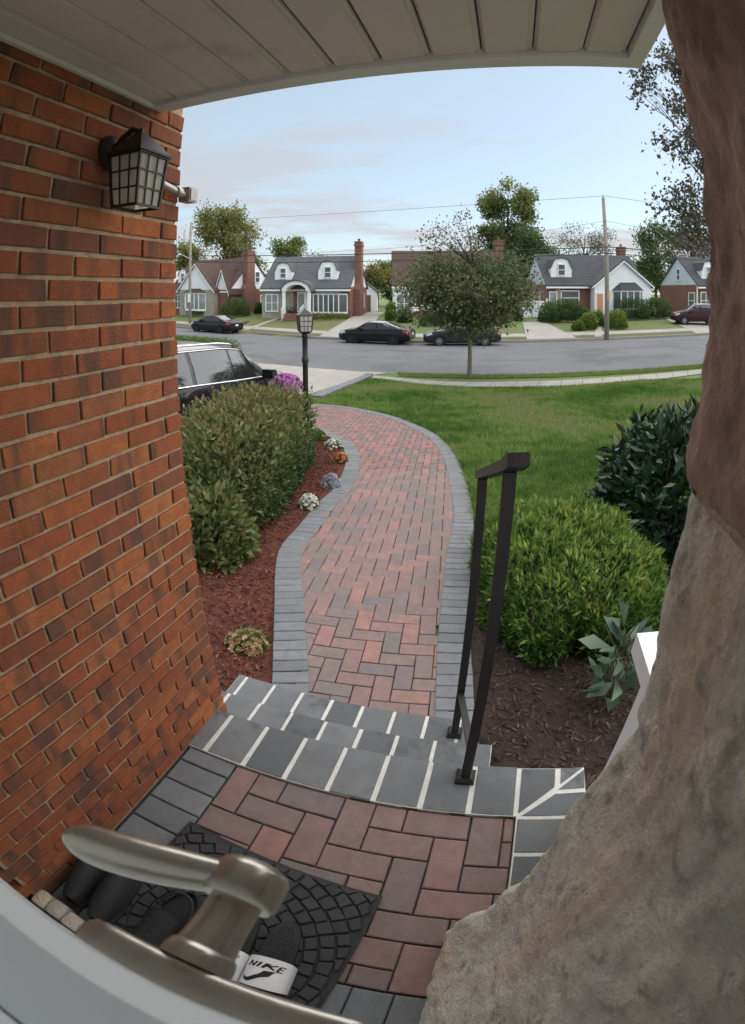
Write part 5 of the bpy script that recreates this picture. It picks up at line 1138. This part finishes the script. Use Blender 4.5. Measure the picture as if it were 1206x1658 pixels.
def zL(y): return at_y(308, y, qL.y).z
def zR(y): return at_y(978, y, qR.y).z
for (a, c, sag, r, lab) in [(358, 318, .5, .012, 'thin topmost overhead wire between the two poles'), (414, 400, .35, .035, 'thick dark overhead cable, upper of the low pair'), (424, 410, .4, .028, 'dark overhead cable, lower of the low pair'), (405, 358, 1.2, .01, 'thin overhead wire crossing the sky between topmost wire and cables')]:
    wire(Vector((qL.x, qL.y, zL(a))), Vector((qR.x-.1, qR.y-.2, zR(c))), sag, r, lab)
    e = Vector((60, 33, zR(c)+.2)); wire(Vector((qR.x-.1, qR.y-.2, zR(c))), e, sag*1.2, r, lab.replace('between the two poles', 'running right from the bare pole').replace('the low pair', 'the low pair right of the bare pole').replace('crossing the sky between topmost wire and cables', 'right of the bare pole below its top'))
    e = Vector((-45, 66, zL(a)+.1)); 
wire(Vector((qR.x, qR.y, zR(404))), Vector((36, 43, 6.4)), .3, .012, 'service wire climbing from the bare pole to the right')
wire(Vector((qR.x, qR.y, zR(412))), hD.location+Vector((-2.6, 1.0, 5.2)), .5, .01, 'service wire drooping from the bare pole to the dark roof')

# ------------------------------------------------------------------ cars
def smooth_interp(x, pts, k=5):
    pts = sorted(pts); X = [p[0] for p in pts]; Y = [p[1] for p in pts]; xx = np.linspace(X[0], X[-1], 400); yy = np.interp(xx, X, Y)
    ker = np.hanning(2*k+3)[1:-1]; ker /= ker.sum(); yy = np.convolve(np.pad(yy, k+1, 'edge')[1:-1], ker, 'same')[k:-k] if False else np.convolve(np.pad(yy, k, 'edge'), ker, 'valid')
    return np.interp(x, xx, yy)
def make_car(name, label, loc, heading, S, paint, rim='alloy', group='parked cars', rails=False, chrome=False, cat='car', fine=1, slope_=0):
    """S: length, width, wheel radius, axle positions, profile lines top / belt / bottom along the length (x forward)"""
    t = thing(name, label, cat, loc, heading, group); t.rotation_euler = (0, -slope_, heading)
    L, W = S['L'], S['W']; w2 = W/2; x0, x1 = -L/2, L/2
    top = lambda x: smooth_interp(x, S['top'], S.get('k', 6)); belt = lambda x: smooth_interp(x, S['belt'], 10); bot = lambda x: smooth_interp(x, S['bot'], 8)
    wid = lambda x: smooth_interp(x, S['wid'], 12)*w2
    def sec(x):
        zt_, zb_, z0 = float(top(x)), float(belt(x)), float(bot(x)); wq = float(wid(x)); g_ = max(0, min(1, (zt_-zb_)/.42)); wt = wq*(.90-.17*g_)
        zt_ = max(zt_, zb_+.015); sh = zb_+(zt_-zb_)*(.45)
        return [(0, z0), (wq*.88, z0), (wq*.985, z0+.10), (wq, z0+.28), (wq*.995, zb_-.16), (wq*.955, zb_), (wq*.955+(wt-wq*.955)*.5+.02*g_, sh), (wt, zt_-.05*g_-.008), (wt*.72, zt_-.012*g_), (0, zt_+.012)]
    def pt(x, j, off=0):
        c = sec(x); i = min(int(j), 8); k = j-i; p = Vector((c[i][0]*(1-k)+c[i+1][0]*k, c[i][1]*(1-k)+c[i+1][1]*k))
        d = Vector((c[i+1][0]-c[i][0], c[i+1][1]-c[i][1])); nrm = Vector((d.y, -d.x)); nrm = nrm.normalized() if nrm.length > 1e-6 else Vector((0, 1))
        if nrm.x < 0 and i >= 2 and i < 7: nrm = -nrm
        p += nrm*off; return (p.x, p.y)
    n = 72; b = MB()
    def body(u, v):
        x = x0+(x1-x0)*u; j = v*18; s = 1
        if j > 9: j = 18-j; s = -1
        q = pt(x, min(j, 8.9999)); return (x, -s*q[0], q[1])
    b.grid(body, n, 18)
    for u in (0, 1): b.add([body(u, v/18) for v in range(19)], [tuple(range(19))])
    b.build('body', paint, t, angle=32)
    def patch_side(nm, xb0, xb1, xt0, xt1, j0, j1, m, off=.006, s=1, nu=10, nv=4, parent=t):
        b = MB()
        def P(u, v):
            a = xb0+(xt0-xb0)*v; e = xb1+(xt1-xb1)*v; x = a+(e-a)*u; q = pt(x, j0+(j1-j0)*v, off); return (x, -s*q[0], q[1])
        b.grid(P, nu, nv); return b.build(nm, m, parent, smooth=True)
    for s in (1, -1):
        for (a0, a1, c0, c1) in S['side']:
            wv = patch_side('side_window', a0, a1, c0, c1, 5.12, 6.86, 'car_glass', s=s)
        if chrome:
            a = min(q[0] for q in S['side'])-.05; e = max(q[1] for q in S['side'])+.05
            b = MB(); b.tube([(x, -s*(pt(x, 5.06)[0]+.006), pt(x, 5.06)[1]) for x in np.linspace(a, e, 14)], .014, 6); b.build('window_trim', 'chrome', t, smooth=True)
            a = min(q[2] for q in S['side']); e = max(q[3] for q in S['side'])
            b = MB(); b.tube([(x, -s*(pt(x, 6.93)[0]+.006), pt(x, 6.93)[1]) for x in np.linspace(a, e, 14)], .010, 6); b.build('window_trim', 'chrome', t, smooth=True)
        for d in S['doors']:
            b = MB(); b.tube([(d, -s*(pt(d, j)[0]+.001), pt(d, j)[1]) for j in np.linspace(2.2, 5, 10)], .006, 4); b.build('door_gap', 'tyre', t)
            b = MB(); b.bar((d+.1, -s*(pt(d+.1, 4.2)[0]+.015), pt(d, 4.2)[1]), (d+.3, -s*(pt(d+.3, 4.2)[0]+.015), pt(d+.2, 4.2)[1]), .02, .03); b.build('door_handle', 'chrome' if chrome else paint, t)
        mx_ = S['mirror']; b = MB(); q = pt(mx_, 5)
        b.prism([(-.10, -.07), (.06, -.08), (.11, .0), (.05, .08), (-.10, .08)], 0, .2, 'y', mx=Matrix.Translation((mx_, -s*(q[0]+.03)-(.2 if s > 0 else 0), q[1]+.07))); b.bar((mx_, -s*(q[0]-.03), q[1]), (mx_, -s*(q[0]+.06), q[1]+.03), .05, .04); b.build('mirror', paint, t)
        h0, h1 = S['head']; patch_side('headlight', h0, h1, h0+.08, h1-.02, 4.15, 5.0, 'head_lens', .008, s, 6, 3)
        r0, r1 = S['tail']; patch_side('tail_light', r0, r1, r0+.02, r1, 4.0, 4.95, 'tail_red', .008, s, 6, 3)
        for ax in S['axles']:
            rw = S['rw']; yo = -s*(float(wid(ax))); b = MB()
            b.lathe([(.0, 0), (rw*1.16, 0), (rw*1.16, .012), (0, .012)], 28, mx=Matrix.Translation((ax, yo+(-.006 if s > 0 else .006), rw*1.02)) @ Matrix.Rotation(R(90*s), 4, 'X')); b.build('wheel_arch', 'tyre', t)
            wl = link('wheel', None, t, (ax, yo+s*.10, rw), (R(90*s), 0, 0))
            b = MB(); b.lathe([(rw*.66, .08), (rw*.70, .125), (rw*.92, .128), (rw, .10), (rw, -.09), (rw*.9, -.1), (rw*.66, -.1)], 28, caps=False); b.build('tyre', 'tyre', wl, angle=40)
            b = MB(); b.lathe([(rw*.66, .122), (rw*.60, .105), (rw*.58, -.05), (0, -.05)], 28, caps=False)
            for k in range(10):
                a = 2*math.pi*k/10; b.bar((math.cos(a)*rw*.12, math.sin(a)*rw*.12, .112), (math.cos(a+.06)*rw*.63, math.sin(a+.06)*rw*.63, .112), .035, .02)
            b.lathe([(.0, .125), (rw*.15, .125), (rw*.15, .10), (0, .10)], 12); b.build('rim', rim, wl, angle=40)
    def patch_top(nm, xa, xb, wa, wb, m, off=.006, j0=7.2):
        b = MB()
        def P(u, v):
            x = xa+(xb-xa)*v; q = 2*u-1; lim = wa+(wb-wa)*v; jj = 9-abs(q)*(9-j0)*lim; p = pt(x, min(max(jj, 7.0), 8.9999)); return (x, -math.copysign(p[0], q), p[1]+off)
        b.grid(P, 14, 8); return b.build(nm, m, t, smooth=True)
    patch_top('windscreen', *S['front_glass'], 1, 1, 'car_glass'); patch_top('rear_window', *S['rear_glass'], 1, 1, 'car_glass')
    xf = x1+.004; zf = float(bot(x1-.1)); b = MB(); b.box(xf-.03, xf+.012, -w2*.55, w2*.55, zf+.22, zf+.40); b.build('grille', 'tyre', t); b = MB(); b.box(xf-.03, xf+.012, -w2*.6, w2*.6, zf+.06, zf+.16); b.build('air_intake', 'tyre', t)
    b = MB(); b.box(x0-.02, x0+.03, -.16, .16, .62 if not rails else .8, .75 if not rails else .93); b.build('number_plate', 'plate_white', t)
    if rails:
        for s in (1, -1):
            b = MB(); b.tube([(x, -s*(pt(x, 7.25)[0]), pt(x, 7.25)[1]+(.05 if 0 < i < 11 else .0)) for i, x in enumerate(np.linspace(S['rail'][0], S['rail'][1], 12))], .017, 6); b.build('roof_rail', 'chrome', t, smooth=True)
    return t
SEDAN = dict(L=4.75, W=1.86, rw=.33, axles=(-1.38, 1.42), k=9, top=[(-2.38, .78), (-2.3, .98), (-2.0, 1.02), (-1.75, 1.05), (-.75, 1.39), (.0, 1.43), (.45, 1.40), (1.15, 1.00), (1.9, .90), (2.25, .78), (2.38, .62)],
             belt=[(-2.38, .74), (-2.2, .93), (-1.2, .96), (0, .93), (1.1, .90), (1.9, .83), (2.25, .72), (2.38, .58)], bot=[(-2.38, .36), (-2.2, .24), (-1.0, .19), (1.0, .18), (2.1, .2), (2.38, .3)], wid=[(-2.38, .78), (-2.15, .93), (-1.3, 1), (1.2, 1), (2.0, .93), (2.25, .82), (2.38, .66)],
             side=[(-1.45, -.32, -.95, -.30), (-.24, .90, -.22, .42)], doors=(-.28, .85), mirror=.78, head=(1.82, 2.22), tail=(-2.3, -1.98), front_glass=(.52, 1.08), rear_glass=(-1.62, -.85))
SUV = dict(L=4.85, W=1.93, rw=.37, axles=(-1.42, 1.45), k=9, top=[(-2.42, .95), (-2.36, 1.25), (-2.12, 1.62), (-1.8, 1.70), (-.2, 1.745), (.45, 1.70), (1.22, 1.22), (1.5, 1.17), (2.1, 1.08), (2.33, .95), (2.42, .72)],
           belt=[(-2.42, .9), (-2.3, 1.12), (-1.2, 1.12), (0, 1.09), (1.2, 1.08), (1.9, 1.02), (2.3, .9), (2.42, .68)], bot=[(-2.42, .42), (-2.2, .3), (-1.0, .24), (1.0, .24), (2.1, .27), (2.42, .4)], wid=[(-2.42, .84), (-2.2, .95), (-1.3, 1), (1.2, 1), (2.0, .95), (2.3, .84), (2.42, .68)],
           side=[(-2.0, -1.25, -1.9, -1.22), (-1.15, -.12, -1.12, -.10), (-.03, 1.02, -.02, .50)], doors=(-.08, .95), mirror=.92, head=(1.85, 2.28), tail=(-2.36, -2.12), front_glass=(.55, 1.18), rear_glass=(-2.34, -2.14), rail=(-1.9, .35))
RZ = -1.80
def curb_tangent(x): return math.atan2(yf(x+.6)-yf(x-.6), 1.2)
def park(px, d, spec, paint, label, name, **k):
    a = R((px-CX)/PX_DEG); y = 30.0
    for _ in range(40):
        x = y*math.tan(a); y = yf(x)-d
    return make_car(name, label, (x, y, RZ+.02), curb_tangent(x)+math.pi, spec, paint, **k)
park(610, 1.15, SEDAN, 'car_black', 'glossy black fastback parked at the far curb left of the young maple', 'parked_car', rim='alloy_dark')
park(748, 1.15, dict(SEDAN, L=4.75), 'car_grey', 'dark grey sedan with silver wheels parked behind the young maple trunk', 'parked_car')
park(349, 1.15, SEDAN, 'car_black', 'black sedan parked at the far curb near the brick wall edge', 'parked_car', rim='alloy_dark')
q = ground(1128, 525); make_car('parked_car', 'maroon sport utility car on the far right driveway', (q.x, q.y, q.z+.02), R(158), SUV, 'car_maroon', rails=True, slope_=0)
SUV_LOW = dict(SUV, top=[(x, z*.90) for x, z in SUV['top']], belt=[(x, z*.885) for x, z in SUV['belt']])
sx_, sy_ = -3.08, 7.65
make_car('parked_car', 'black car with bright window trim in the near driveway behind the hedge', (sx_, sy_, H(sx_, sy_)+.02), R(76), SUV_LOW, 'car_black', rails=True, chrome=True, slope_=slope(7.6), group='parked cars')
